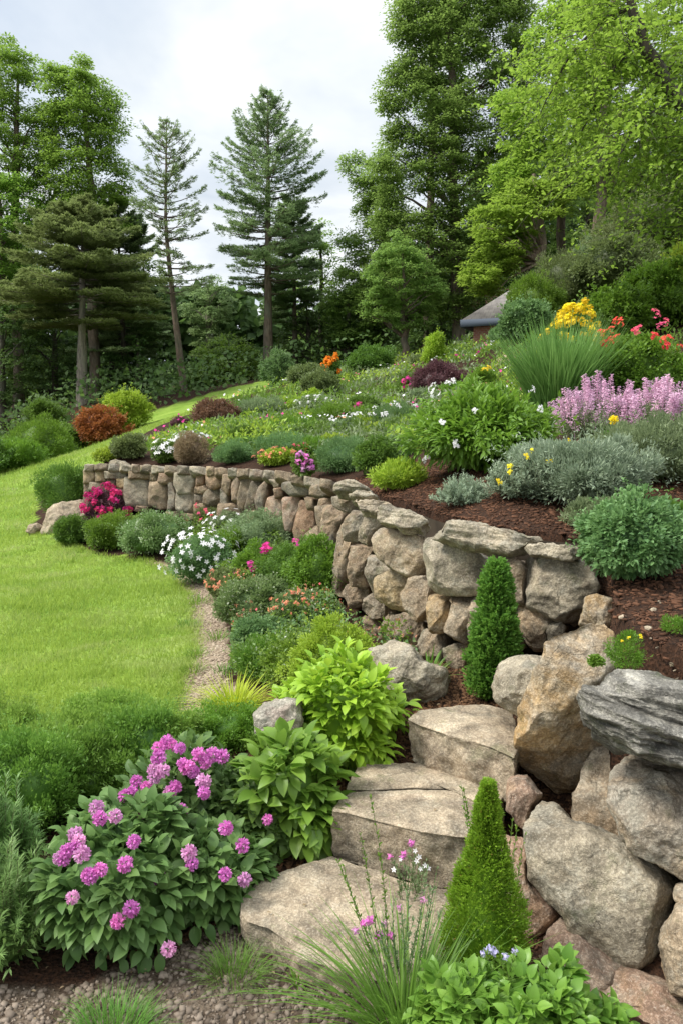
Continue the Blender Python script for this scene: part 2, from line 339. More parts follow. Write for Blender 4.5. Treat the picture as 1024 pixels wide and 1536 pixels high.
# ---------- camera, sky, sun
cam = bpy.data.cameras.new('camera'); cam.sensor_fit = 'HORIZONTAL'; cam.sensor_width = 36; cam.lens = 36*F/1024; cam.clip_end = 1000; cam.clip_start = .05
co = bpy.data.objects.new('camera', cam); COL.objects.link(co); co.location = CAM; co.rotation_euler = (math.pi/2-PITCH, 0, 0); S.camera = co
SUN_EL, SUN_AZ = math.radians(52), math.radians(-98)   # azimuth from +Y towards +X
w = bpy.data.worlds.new('World'); S.world = w; w.use_nodes = True; wt = w.node_tree; wt.nodes.clear()
t = NT.__new__(NT); t.t = wt; t.out = wt.nodes.new('ShaderNodeOutputWorld')
sky = t.N('TexSky'); sky.sky_type = 'NISHITA'; sky.sun_disc = False; sky.sun_elevation = SUN_EL; sky.sun_rotation = SUN_AZ
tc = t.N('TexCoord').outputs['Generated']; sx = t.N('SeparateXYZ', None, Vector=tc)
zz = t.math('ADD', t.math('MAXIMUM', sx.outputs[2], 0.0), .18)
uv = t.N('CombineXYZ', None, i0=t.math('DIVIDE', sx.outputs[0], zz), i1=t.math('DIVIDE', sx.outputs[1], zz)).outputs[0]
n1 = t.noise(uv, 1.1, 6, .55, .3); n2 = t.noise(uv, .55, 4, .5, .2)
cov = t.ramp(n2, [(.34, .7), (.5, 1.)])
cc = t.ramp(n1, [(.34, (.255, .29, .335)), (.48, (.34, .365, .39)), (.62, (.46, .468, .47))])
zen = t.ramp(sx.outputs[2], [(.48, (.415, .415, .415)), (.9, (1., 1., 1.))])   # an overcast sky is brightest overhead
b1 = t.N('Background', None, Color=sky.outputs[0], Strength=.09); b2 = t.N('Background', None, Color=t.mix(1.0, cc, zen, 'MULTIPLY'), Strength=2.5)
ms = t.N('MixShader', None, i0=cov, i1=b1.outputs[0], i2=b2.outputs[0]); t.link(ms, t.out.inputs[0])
sl = bpy.data.lights.new('sun', 'SUN'); sl.energy = 1.8; sl.angle = math.radians(14); sl.color = (1, .95, .87)
so = bpy.data.objects.new('sun', sl); COL.objects.link(so)
from mathutils import Vector
sd_ = Vector((math.sin(SUN_AZ)*math.cos(SUN_EL), math.cos(SUN_AZ)*math.cos(SUN_EL), math.sin(SUN_EL)))
so.rotation_euler = sd_.to_track_quat('Z', 'Y').to_euler()
S.view_settings.view_transform = 'Standard'; S.view_settings.look = 'None'; S.view_settings.exposure = 1.3; S.view_settings.gamma = 1
S.render.engine = 'CYCLES'; cy = S.cycles; cy.max_bounces = 6; cy.diffuse_bounces = 3; cy.glossy_bounces = 2; cy.transmission_bounces = 3; cy.transparent_max_bounces = 4
cy.use_denoising = True
# ---------- stone
MAT_BROWN = rockmat('granite_brown', [(.33, .25, .165), (.42, .34, .25), (.47, .41, .33)], samt=.3)
MAT_GREY = rockmat('granite_grey', [(.26, .23, .18), (.37, .335, .27), (.47, .43, .35)], lamt=.45, samt=.12)
MAT_TAN = rockmat('granite_tan', [(.46, .40, .33), (.43, .31, .17), (.48, .44, .38)], lamt=.3, stain=(.42, .25, .09), samt=.5, speck=.35)
MAT_DARK = rockmat('gneiss_dark', [(.16, .16, .155), (.25, .25, .24), (.38, .38, .37)], lamt=.3, samt=0, strata=(0, .25, .1))
MAT_RED = rockmat('granite_red', [(.28, .18, .13), (.38, .26, .20), (.44, .37, .31)], samt=.3)
MAT_STEP = rockmat('step_stone', [(.35, .29, .22), (.44, .37, .285), (.50, .44, .35)], lichen=(.34, .33, .27), lamt=.2, stain=(.40, .28, .2), samt=.2, speck=.35)
MAT_GOLD = rockmat('granite_gold', [(.40, .29, .14), (.47, .36, .2), (.5, .43, .32)], lamt=.2, samt=.4)
MAT_WALL = rockmat('wall_stone', [(.21, .19, .16), (.28, .24, .19), (.34, .28, .21), (.36, .27, .19), (.31, .29, .25), (.40, .33, .24)], samt=.3, vary=.6, lamt=.25)
MAT_WALLF = rockmat('far_wall_stone', [(.19, .17, .14), (.27, .22, .16), (.36, .28, .2), (.38, .25, .17), (.28, .27, .24), (.42, .33, .22)], samt=.2, vary=.7, lamt=.15)
def resample(P, n, cc_=.1):
    P = np.asarray(P, float)
    for _ in range(2):       # round the corners a little
        Q = np.roll(P, -1, 0); P = np.stack([P*(1-cc_)+Q*cc_, P*cc_+Q*(1-cc_)], 1).reshape(-1, P.shape[1])
    Q = np.vstack([P, P[:1]]); d = np.r_[0, np.cumsum(np.linalg.norm(np.diff(Q, axis=0), axis=1))]
    t = np.linspace(0, d[-1], n, endpoint=False); return np.stack([np.interp(t, d, Q[:, k]) for k in range(P.shape[1])], 1)
def rock(name, pts, Y=None, z=None, n=None, wn=None, view=.65, thick=.3, bulge=.08, rnd=.035, mat=None, facets=(), planes=3, seed=0, amp=1.0,
         NS=96, K=22, parent=None, label=None, cat=None, group=None, taper=.75, grow=1.08, strata=None, ridge=0, lf=1.0, chop=12, corner=.09):
    rs = np.random.default_rng(1000+seed); pts = np.asarray(pts, float)
    ctr = pts.mean(0)
    pts = ctr+(pts-ctr)*grow
    if z is not None:
        O = ONZ(ctr[0], ctr[1], z); n = np.array([0, 0, 1.0])
    else:
        O = AT(ctr[0], ctr[1], Y); v = unit(CAM-O)
        if n is None: n = unit(v*view+(1-view)*np.asarray(wn if wn is not None else [-.4, -.8, .3], float))
        else: n = unit(np.asarray(n, float))
    d = ray(pts[:, 0], pts[:, 1]); tt = ((O-CAM)@n)/(d@n); P = CAM+d*tt[:, None]
    up = np.array([0, 0, 1.0]) if z is None else np.array([0, 1.0, 0]); u = unit(np.cross(up, n)); v2 = np.cross(n, u)
    q = np.stack([(P-O)@u, (P-O)@v2], 1); q = resample(q, NS, corner); c = q.mean(0); r = q-c; R = np.sqrt(abs(np.sum(q[:, 0]*np.roll(q[:, 1], -1)-np.roll(q[:, 0], -1)*q[:, 1]))/2/np.pi)
    rings = []
    ss = 1-(1-np.linspace(0, 1, K))**1.5; pl = []
    for k in range(planes):
        a = rs.uniform(0, 2*np.pi); s_ = rs.uniform(.25, .8); pl.append((math.cos(a)*s_, math.sin(a)*s_, bulge*rs.uniform(.75, 1.15)))
    fl = []
    for (A, B, s_) in facets:
        dA = ray(*A); PA = CAM+dA*(((O-CAM)@n)/(dA@n)); dB = ray(*B); PB = CAM+dB*(((O-CAM)@n)/(dB@n))
        a2 = np.array([(PA-O)@u, (PA-O)@v2]); b2 = np.array([(PB-O)@u, (PB-O)@v2]); e = unit(b2-a2); fl.append((a2, np.array([e[1], -e[0]]), s_))
    base = rs.normal()*.1
    for s_ in ss:
        xy = c+r*s_; dist = (1-s_)*np.linalg.norm(r, axis=1)
        h = bulge*(1-s_**4.5)+base*bulge
        if pl: h = np.minimum(h, np.min([bulge*1.05+b-(bulge)+a0*(xy[:, 0]-c[0])*bulge/R*1.4+a1*(xy[:, 1]-c[1])*bulge/R*1.4+.0 for a0, a1, b in pl], 0)) if bulge > .02 else h
        for a2, nn, sl_ in fl: h = h-sl_*np.maximum(0, (xy-a2)@nn)
        rr = np.minimum(rnd, .5*R); e = np.clip(rr-dist, 0, rr); h = h-(rr-np.sqrt(np.maximum(rr*rr-e*e, 0)))
        rings.append((xy, h))
    edge = rings[-1][1]; nb = max(4, int(K*.45))
    for k in range(1, nb+1):
        t_ = k/nb; s_ = 1-(1-taper)*t_**1.6+.02*math.sin(t_*3)*(1 if k < nb else 0)
        rings.append((c+r*s_, edge*(1-t_)-thick*t_))
    rings.append((c+r*.35*taper, np.full(NS, -thick*1.05)))
    X = np.concatenate([np.stack([*xy.T, h], 1) for xy, h in rings[1:]]+[np.array([[c[0], c[1], rings[0][1].mean()]]), np.array([[c[0], c[1], -thick*1.05]])])
    W = O+X[:, :1]*u+X[:, 1:2]*v2+X[:, 2:3]*n
    nr = len(rings)-1; j = np.arange(NS); k2 = (j+1) % NS; f = []
    for i in range(nr-1): f.append(np.stack([i*NS+j, (i+1)*NS+j, (i+1)*NS+k2, i*NS+k2], 1))
    f = np.concatenate(f)[:, ::-1]; c0 = nr*NS; tri = np.concatenate([np.stack([c0+0*j, j, k2], 1), np.stack([c0+1+0*j, (nr-1)*NS+k2, (nr-1)*NS+j], 1)])[:, ::-1]
    # displacement along smooth normals
    fn = np.cross(W[f[:, 2]]-W[f[:, 0]], W[f[:, 3]]-W[f[:, 1]]); vn_ = np.zeros_like(W)
    for kk in range(4): np.add.at(vn_, f[:, kk], fn)
    vn_ = unit(vn_); vn_[c0] = n; vn_[c0+1] = -n
    if (vn_[0]@n) < 0: vn_[:c0] *= -1; 
    so = seed*3.7; a = amp
    for _ in range(chop):
        dr = unit(rs.normal(size=3)+n*rs.uniform(.8, 2.2)); pr = W@dr; s0 = np.quantile(pr, rs.uniform(.88, .97))
        W = W-np.maximum(0, pr-s0)[:, None]*dr*.92
    D = .04*lf*R*fbm(W*1.5/max(R, .08)*.9+so, 3, seed)*a+.012*a*fbm(W*9+so, 4, seed+5, .5)+.004*a*fbm(W*42+so, 3, seed+9, .6)
    w5 = W*6.5+so+.35*np.stack([vn(W*5+so, seed+31), vn(W*5+so+9, seed+32), vn(W*5+so+18, seed+33)], 1); rid = 1-np.abs(fbm(w5, 3, seed+34, .5)); D += .021*a*(np.clip(rid, .3, 1)-.8)
    if z is not None: sidem = np.r_[np.repeat(np.arange(nr) >= len(ss)-3, NS), [False, True]]; D = D*np.where(sidem, 2.4, 1.0)-np.where(sidem, .006, 0)
    # small chips: ridged noise
    D -= .008*a*np.clip(.35-np.abs(vn(W*7+so, seed+2)), 0, 1)
    if strata is not None:
        ax_ = unit(np.asarray(strata, float)); s3 = (W@ax_)[:, None]; w3 = W*np.array([1.1, 1.1, 1.1])+s3*ax_*13
        D += (.034*ridge)*np.abs(fbm(w3*1.3, 4, seed+20))-.012
    W = W+vn_*D[:, None]
    z0 = W[:, 2].min(); org = (float(O[0]), float(O[1]), float(z0)) if parent is None else (0, 0, 0)
    g = Geo(); g.add(W, [f, tri], rs.random())
    o = obj(name, g, mat, parent, org); tag(o, label, cat, group); return o
c7 = lambda L: [(480+x/2.2756, 680+y/2.2756) for x, y in L]
c6 = lambda L: [(100+x/2.381, 680+y/2.381) for x, y in L]
c2 = lambda L: [(350+x/2.2756, 1020+y/2.2756) for x, y in L]
# --- steps
SG = 'stone steps climbing to the wall'
rock('stone_step', c2([(25, 745), (90, 680), (200, 650), (335, 603), (450, 640), (600, 690), (760, 720), (820, 820), (740, 930), (620, 1040), (480, 1030), (400, 985), (345, 985), (265, 965), (215, 950), (190, 900), (120, 850), (50, 830), (25, 800)]), z=.16, thick=.14, bulge=.012, rnd=.008, corner=.05, planes=0, lf=.3, chop=0, grow=1.01, seed=1, amp=.38, NS=220, K=40, mat=MAT_STEP, taper=.93,
     label='lowest and widest flat pinkish stone step beside the pink flowering shrubs', cat='stone step', group=SG)
rock('stone_step', c2([(335, 450), (360, 410), (395, 385), (500, 380), (620, 375), (760, 378), (830, 420), (860, 480), (835, 540), (760, 537), (640, 520), (480, 480), (395, 458)]), z=.35, thick=.24, bulge=.012, rnd=.008, corner=.05, planes=0, lf=.3, chop=0, grow=1.01, seed=2, amp=.36, NS=200, K=36, mat=MAT_STEP, taper=.97,
     label='thick square-fronted stone step behind the tiny pink and white flowers', cat='stone step', group=SG)
rock('stone_step', c2([(378, 372), (400, 330), (430, 290), (480, 284), (640, 282), (720, 310), (860, 345), (930, 390), (900, 430), (840, 425), (760, 374), (620, 368), (470, 378)]), z=.35, thick=.22, bulge=.01, rnd=.008, corner=.05, planes=0, lf=.3, chop=0, grow=1.01, seed=3, amp=.36, NS=180, K=30, mat=MAT_STEP, taper=.95,
     label='low stone tread split by a crack from the thick block before it', cat='stone step', group=SG)
rock('stone_step', c2([(590, 135), (640, 105), (740, 90), (850, 80), (950, 105), (985, 200), (960, 270), (870, 228), (730, 188), (640, 158)]), z=.55, thick=.22, bulge=.02, rnd=.01, corner=.05, planes=0, lf=.3, chop=0, grow=1.01, seed=4, amp=.45, NS=200, K=36, mat=MAT_STEP, taper=.93,
     label='topmost stone step with pale top beneath the tall tan boulder', cat='stone step', group=SG)
# --- boulders of the near wall
BG = 'boulders stacked beside the steps'
B = lambda lab, pts, Y, **k: rock('boulder', pts, Y=Y, label=lab, cat='boulder', group=BG, **{**dict(corner=.05, rnd=.02, lf=.6, chop=9, grow=1.06), **k, 'amp': k.get('amp', 1)*.8})
B('tall leaning tan boulder with a grey weathered top and orange-brown lower half', [(877, 926), (918, 935), (935, 975), (925, 1020), (900, 1060), (905, 1100), (916, 1125), (906, 1160), (892, 1215), (874, 1238), (852, 1234), (830, 1212), (806, 1190), (774, 1154), (767, 1130), (767, 1095), (779, 1056), (792, 1018), (812, 976), (828, 952), (856, 943)], 2.95, mat=MAT_TAN, thick=.5, bulge=.13, seed=11, NS=240, K=60, planes=2, amp=1.1,
  facets=[((897, 1240), (872, 1010), .6), ((780, 1010), (880, 955), .9)], rnd=.03)
B('dark grey layered flat boulder capping the stack', [(849, 1068), (853, 1055), (872, 1037), (903, 1016), (934, 1010), (969, 1017), (1024, 1036), (1085, 1060), (1105, 1110), (1085, 1170), (1024, 1150), (985, 1138), (953, 1128), (921, 1124), (896, 1111), (871, 1100), (856, 1084)], 2.5, mat=MAT_DARK, thick=.5, bulge=.09, seed=12, NS=220, K=50, planes=1, amp=1.0, strata=(.28, .1, .95), ridge=1.4,
  facets=[((1024, 1050), (860, 1040), .8)])
B('large squared grey-green block with a flat front and slanted top edge', [(790, 1248), (795, 1218), (804, 1199), (826, 1207), (858, 1236), (885, 1240), (928, 1262), (985, 1300), (1018, 1326), (1019, 1345), (1004, 1380), (990, 1415), (978, 1446), (953, 1456), (937, 1451), (906, 1432), (877, 1416), (852, 1394), (842, 1371), (820, 1352), (795, 1318), (789, 1276)], 2.6, mat=MAT_GREY, thick=.4, bulge=.06, seed=13, NS=260, K=60, planes=0, amp=.9, chop=3, corner=.04,
  facets=[((987, 1320), (806, 1199), 1.3), ((965, 1458), (988, 1318), 1.5)], rnd=.015)
B('mottled brown-grey boulder under the dark flat capping boulder', [(934, 1126), (985, 1135), (1024, 1145), (1085, 1160), (1115, 1240), (1090, 1335), (1024, 1321), (985, 1299), (953, 1280), (934, 1261), (921, 1232), (911, 1208), (915, 1160)], 2.52, mat=rockmat('granite_mottled', [(.27, .22, .16), (.33, .29, .24), (.42, .4, .36)], lamt=.55, stain=(.4, .26, .12), samt=.35), thick=.45, bulge=.14, seed=14, NS=220, K=50, planes=3, amp=1.2, facets=[((1000, 1310), (905, 1200), .7)])
B('small pinkish upright stone wedged beneath the tall tan boulder', [(768, 1150), (788, 1165), (812, 1192), (803, 1207), (791, 1228), (788, 1252), (772, 1242), (758, 1215), (757, 1188)], 2.97, mat=MAT_RED, thick=.25, bulge=.05, seed=15, NS=110)
B('long brown boulder partly hidden by the dwarf cone conifer', [(760, 1244), (776, 1246), (790, 1252), (791, 1285), (797, 1318), (822, 1353), (843, 1374), (830, 1390), (818, 1404), (815, 1438), (800, 1450), (778, 1440), (745, 1380), (742, 1290)], 2.74, mat=MAT_RED, thick=.35, bulge=.08, seed=16, NS=180, K=44, facets=[((812, 1440), (828, 1352), 1.3)])
B('reddish brown wedge-shaped stone under the squared grey block', [(817, 1403), (839, 1376), (856, 1392), (890, 1421), (921, 1443), (957, 1458), (950, 1480), (915, 1475), (905, 1515), (870, 1510), (836, 1480), (812, 1445)], 2.46, mat=MAT_RED, thick=.35, bulge=.07, seed=17, NS=160, K=40, facets=[((910, 1465), (825, 1405), 1.0)])
B('long brown ledge stone lying lowest in the stack', [(897, 1464), (906, 1457), (953, 1462), (1004, 1480), (1060, 1510), (1095, 1560), (1060, 1640), (960, 1600), (908, 1545), (898, 1500)], 2.28, mat=MAT_RED, thick=.4, bulge=.07, seed=18, NS=160, K=40, facets=[((1060, 1550), (900, 1478), .9)])
B('rounded rust-brown boulder resting against the squared grey block', [(986, 1422), (997, 1386), (1013, 1360), (1040, 1362), (1092, 1372), (1110, 1440), (1075, 1510), (1024, 1496), (1004, 1487), (991, 1460)], 2.3, mat=MAT_BROWN, thick=.35, bulge=.1, seed=19, NS=140, K=36)
B('little brown stone filling the gap above the rust-brown boulder', [(1014, 1330), (1040, 1322), (1075, 1328), (1080, 1365), (1040, 1368), (1012, 1352)], 2.42, mat=MAT_BROWN, thick=.25, bulge=.05, seed=20, NS=70, K=16)
B('pale blocky boulder between the leafy conifer and the tall tan boulder', [(740, 1003), (752, 989), (778, 985), (815, 986), (835, 1010), (820, 1060), (790, 1085), (765, 1070), (745, 1050), (738, 1028)], 3.3, mat=MAT_GREY, thick=.35, bulge=.09, seed=21, NS=160, K=40, facets=[((830, 1012), (735, 1003), .9)])
B('small pale pink block set on the soil above the tan boulder', [(877, 897), (895, 893), (918, 897), (925, 915), (915, 940), (890, 948), (868, 936)], 3.6, mat=MAT_TAN, thick=.25, bulge=.05, seed=22, NS=80, K=20)
B('dark stone set back in the gap beside the mottled boulder', [(862, 1190), (900, 1110), (940, 1120), (955, 1200), (985, 1290), (1010, 1325), (950, 1330), (900, 1290), (860, 1240)], 2.95, mat=MAT_BROWN, thick=.3, bulge=.03, seed=23, NS=90, K=20)
for i_, (x_, y_, r_, Y_) in enumerate([(1235, 1200, 90, 2.4), (1225, 1370, 95, 2.35), (1380, 1200, 120, 2.05), (1380, 1450, 130, 2.0)]):
    B('grey-brown boulder continuing the stack toward the gravel', [(x_+r_*math.cos(t)*rng.uniform(.85, 1.12), y_+r_*math.sin(t)*rng.uniform(.85, 1.1)) for t in np.linspace(0, 6.28, 9)[:-1]], Y_, mat=MAT_BROWN, thick=.5, bulge=.12, seed=60+i_)
# loose ones
Lr = lambda lab, pts, Y, **k: rock('boulder', pts, Y=Y, label=lab, cat='boulder', **k)
Lr('sloping dark grey boulder lying between the chartreuse plant and the wall', c7([(165, 690), (235, 643), (290, 660), (350, 705), (405, 735), (460, 800), (462, 840), (430, 865), (310, 895), (250, 880), (200, 800)]), 3.95, mat=MAT_GREY, thick=.4, bulge=.12, seed=31, NS=180, K=44, planes=3, amp=1.2, facets=[((600, 1010), (640, 985), .6)])
Lr('grey boulder with a pink left face beside the yellow-green grass tuft', [(380, 1075), (386, 1055), (402, 1048), (425, 1045), (448, 1050), (452, 1080), (440, 1112), (400, 1118), (381, 1100)], 3.45, mat=rockmat('granite_pink', [(.42, .33, .3), (.36, .35, .32), (.33, .33, .3)], lamt=.3, samt=.1), thick=.2, bulge=.07, seed=32, NS=120, K=30, facets=[((400, 1040), (412, 1120), .0)])
Lr('large rounded tan-grey boulder at the end of the far wall', [(55, 800), (60, 775), (80, 757), (100, 752), (122, 752), (132, 765), (128, 790), (110, 806), (80, 808)], 12.4, mat=MAT_STEP, thick=.7, bulge=.25, seed=33, NS=120, K=30, rnd=.15)
Lr('small pale boulder lying in the grass at the lawn edge', [(37, 797), (42, 786), (55, 782), (64, 784), (62, 800), (50, 804)], 12.5, mat=MAT_STEP, thick=.3, bulge=.1, seed=34, NS=70, K=18, rnd=.08)
Lr('smooth reddish brown boulder on the slope below the shed', [(737, 552), (742, 538), (757, 531), (775, 532), (785, 542), (785, 556), (760, 560)], 19, mat=MAT_RED, thick=.8, bulge=.3, seed=35, NS=80, K=20, rnd=.2)
Lr('pale pinkish boulder half hidden behind the rose-red flowering shrub', [(1008, 580), (1012, 556), (1030, 548), (1060, 560), (1060, 590), (1020, 592)], 11, mat=MAT_STEP, thick=.5, bulge=.2, seed=36, NS=80, K=20, rnd=.1)
Lr('small flat grey stone near the bottom edge of the grass clump', [(530, 1545), (540, 1525), (560, 1520), (580, 1530), (575, 1550)], 2.33, mat=MAT_STEP, thick=.08, bulge=.03, seed=37, NS=70, K=16)
# --- near retaining wall
def wn_at(px):
    a, b = AT(px-12, 760, wy(px-12)), AT(px+12, 760, wy(px+12)); d = unit((b-a)[:2]); return np.array([d[1], -d[0], .15])
W1 = empty('retaining_wall', AT(680, 1000, 4.3), 'tall curved dry-stone retaining wall of big rounded stones behind the leafy conifer', 'stone wall')
W1['label'] = 'dry-stone retaining wall of big rounded stones under heavy slabs, behind the leafy conifer'
def WS(i, pts, parent, mat, nm='stone', dy=0., **k):
    p = np.array(pts); px = p[:, 0].mean(); kw = dict(thick=.3, bulge=.05, rnd=.02, seed=100+i, NS=130, K=30, planes=1, chop=6, grow=1.16, wn=wn_at(px), view=.6); kw.update(k)
    loc = parent.matrix_world.copy(); o = rock(nm, pts, Y=wy(px)+dy, mat=mat, parent=parent, corner=.06, **kw); o.location = [-c for c in parent.location]; return o
near = [(MAT_GREY, [(358, 295), (450, 300), (560, 325), (590, 345), (580, 400), (560, 440), (550, 475), (430, 482), (385, 465), (362, 440), (355, 360)]),
 (MAT_GREY, [(695, 368), (790, 365), (880, 372), (915, 400), (940, 460), (905, 490), (890, 560), (860, 597), (800, 560), (715, 515), (705, 450)]),
 (MAT_WALL, [(600, 360), (680, 370), (697, 400), (710, 515), (670, 515), (600, 470), (585, 400)]),
 (MAT_BROWN, [(180, 275), (215, 262), (280, 275), (355, 290), (358, 330), (355, 410), (300, 410), (250, 395), (210, 365), (185, 330)]),
 (MAT_WALL, [(110, 200), (150, 200), (160, 235), (125, 295), (85, 290), (80, 260), (90, 220)]),
 (MAT_WALL, [(160, 215), (200, 210), (205, 245), (180, 275), (160, 310), (130, 295), (140, 250)]),
 (MAT_BROWN, [(75, 215), (95, 210), (80, 290), (105, 300), (95, 380), (75, 430), (70, 500), (45, 490), (45, 400), (55, 290)]),
 (MAT_WALL, [(110, 305), (150, 310), (180, 330), (150, 400), (145, 450), (90, 440), (95, 380)]),
 (MAT_WALL, [(165, 355), (210, 350), (250, 395), (245, 405), (195, 430), (185, 470), (160, 470), (155, 400)]),
 (MAT_GOLD, [(190, 430), (245, 403), (290, 405), (310, 440), (285, 465), (280, 530), (230, 525), (195, 490)]),
 (MAT_BROWN, [(300, 430), (350, 425), (375, 460), (370, 520), (360, 575), (320, 565), (285, 525), (275, 480)]),
 (MAT_TAN, [(370, 485), (440, 483), (450, 510), (425, 600), (372, 605), (363, 540)]),
 (MAT_BROWN, [(442, 483), (530, 495), (530, 545), (500, 580), (500, 645), (440, 648), (425, 600), (450, 510)]),
 (MAT_WALL, [(80, 445), (150, 445), (160, 475), (150, 510), (110, 527), (80, 520), (72, 480)]),
 (MAT_WALL, [(150, 500), (180, 480), (225, 500), (240, 530), (215, 570), (165, 560), (147, 530)]),
 (MAT_WALL, [(215, 575), (240, 540), (252, 560), (242, 630), (215, 640), (205, 610)]),
 (MAT_WALL, [(240, 560), (280, 545), (340, 575), (345, 600), (310, 660), (260, 655), (235, 620)]),
 (MAT_BROWN, [(670, 520), (720, 520), (780, 555), (805, 575), (775, 600), (765, 670), (720, 675), (690, 650), (680, 580)]),
 (MAT_GREY, [(780, 590), (820, 578), (838, 595), (810, 640), (770, 665)]),
 (MAT_WALL, [(425, 670), (460, 655), (500, 655), (505, 700), (500, 740), (450, 740), (425, 700)]),
 (MAT_WALL, [(40, 150), (75, 145), (105, 160), (100, 200), (70, 195), (45, 180)]),
 (MAT_WALL, [(520, 500), (590, 480), (680, 520), (685, 600), (690, 660), (600, 670), (510, 640), (505, 580)]),
 (MAT_WALL, [(342, 606), (372, 606), (418, 618), (428, 670), (400, 715), (350, 690), (330, 645)]), (MAT_BROWN, [(318, 655), (345, 650), (352, 700), (300, 700), (290, 670)]), (MAT_WALL, [(150, 560), (212, 575), (212, 640), (150, 640)]), (MAT_WALL, [(5, 180), (40, 180), (75, 200), (55, 270), (40, 330), (15, 320), (0, 260)]), (MAT_RED, [(10, 385), (45, 375), (45, 490), (10, 480)]), (MAT_WALL, [(0, 325), (38, 335), (42, 372), (5, 382)])]
for i, (m, p) in enumerate(near): WS(i, c7(p), W1, m, amp=.8, bulge=.05)
0 and WS(60, c7([(20, 300), (350, 440), (560, 540), (870, 480), (800, 600), (500, 660), (200, 600), (60, 480)]), W1, plainmat('packed_earth', (.03, .022, .016), (.05, .035, .025)), nm='earth_core', dy=.42, bulge=.0, thick=.1, view=.2, planes=0)
capn = lambda px: unit(np.array([*(wn_at(px)[:2]*.75), .8]))
caps = [[(35, 108), (60, 95), (150, 95), (175, 118), (130, 126), (40, 130)], [(85, 128), (160, 120), (195, 142), (160, 154), (92, 154)], [(45, 125), (82, 127), (86, 146), (58, 148)],
 [(105, 160), (150, 150), (215, 155), (245, 172), (220, 190), (190, 208), (140, 202), (110, 187)], [(190, 180), (240, 168), (330, 200), (362, 228), (345, 245), (343, 272), (270, 265), (215, 242), (190, 218)],
 [(345, 240), (440, 225), (560, 235), (660, 258), (700, 268), (745, 268), (768, 288), (750, 308), (705, 315), (690, 352), (640, 345), (560, 325), (480, 308), (400, 292), (345, 270)], [(705, 318), (740, 298), (880, 315), (897, 332), (872, 364), (780, 364), (710, 352)]]
for i, p in enumerate(caps):
    q = c7(p); px = np.mean([a for a, _ in q]); WS(30+i, q, W1, MAT_GREY if i != 3 else MAT_STEP, nm='capstone', n=unit(CAM-AT(px, 770, wy(px)))*.55+capn(px)*.45, thick=.2, bulge=.035, rnd=.02, NS=150, K=34, planes=1, dy=-.03, strata=(.15, .1, 1), ridge=.6, grow=1.02, facets=[(q[0] if i != 5 else (640, 792), (q[len(q)//2][0], q[len(q)//2][1]-6), .0)])
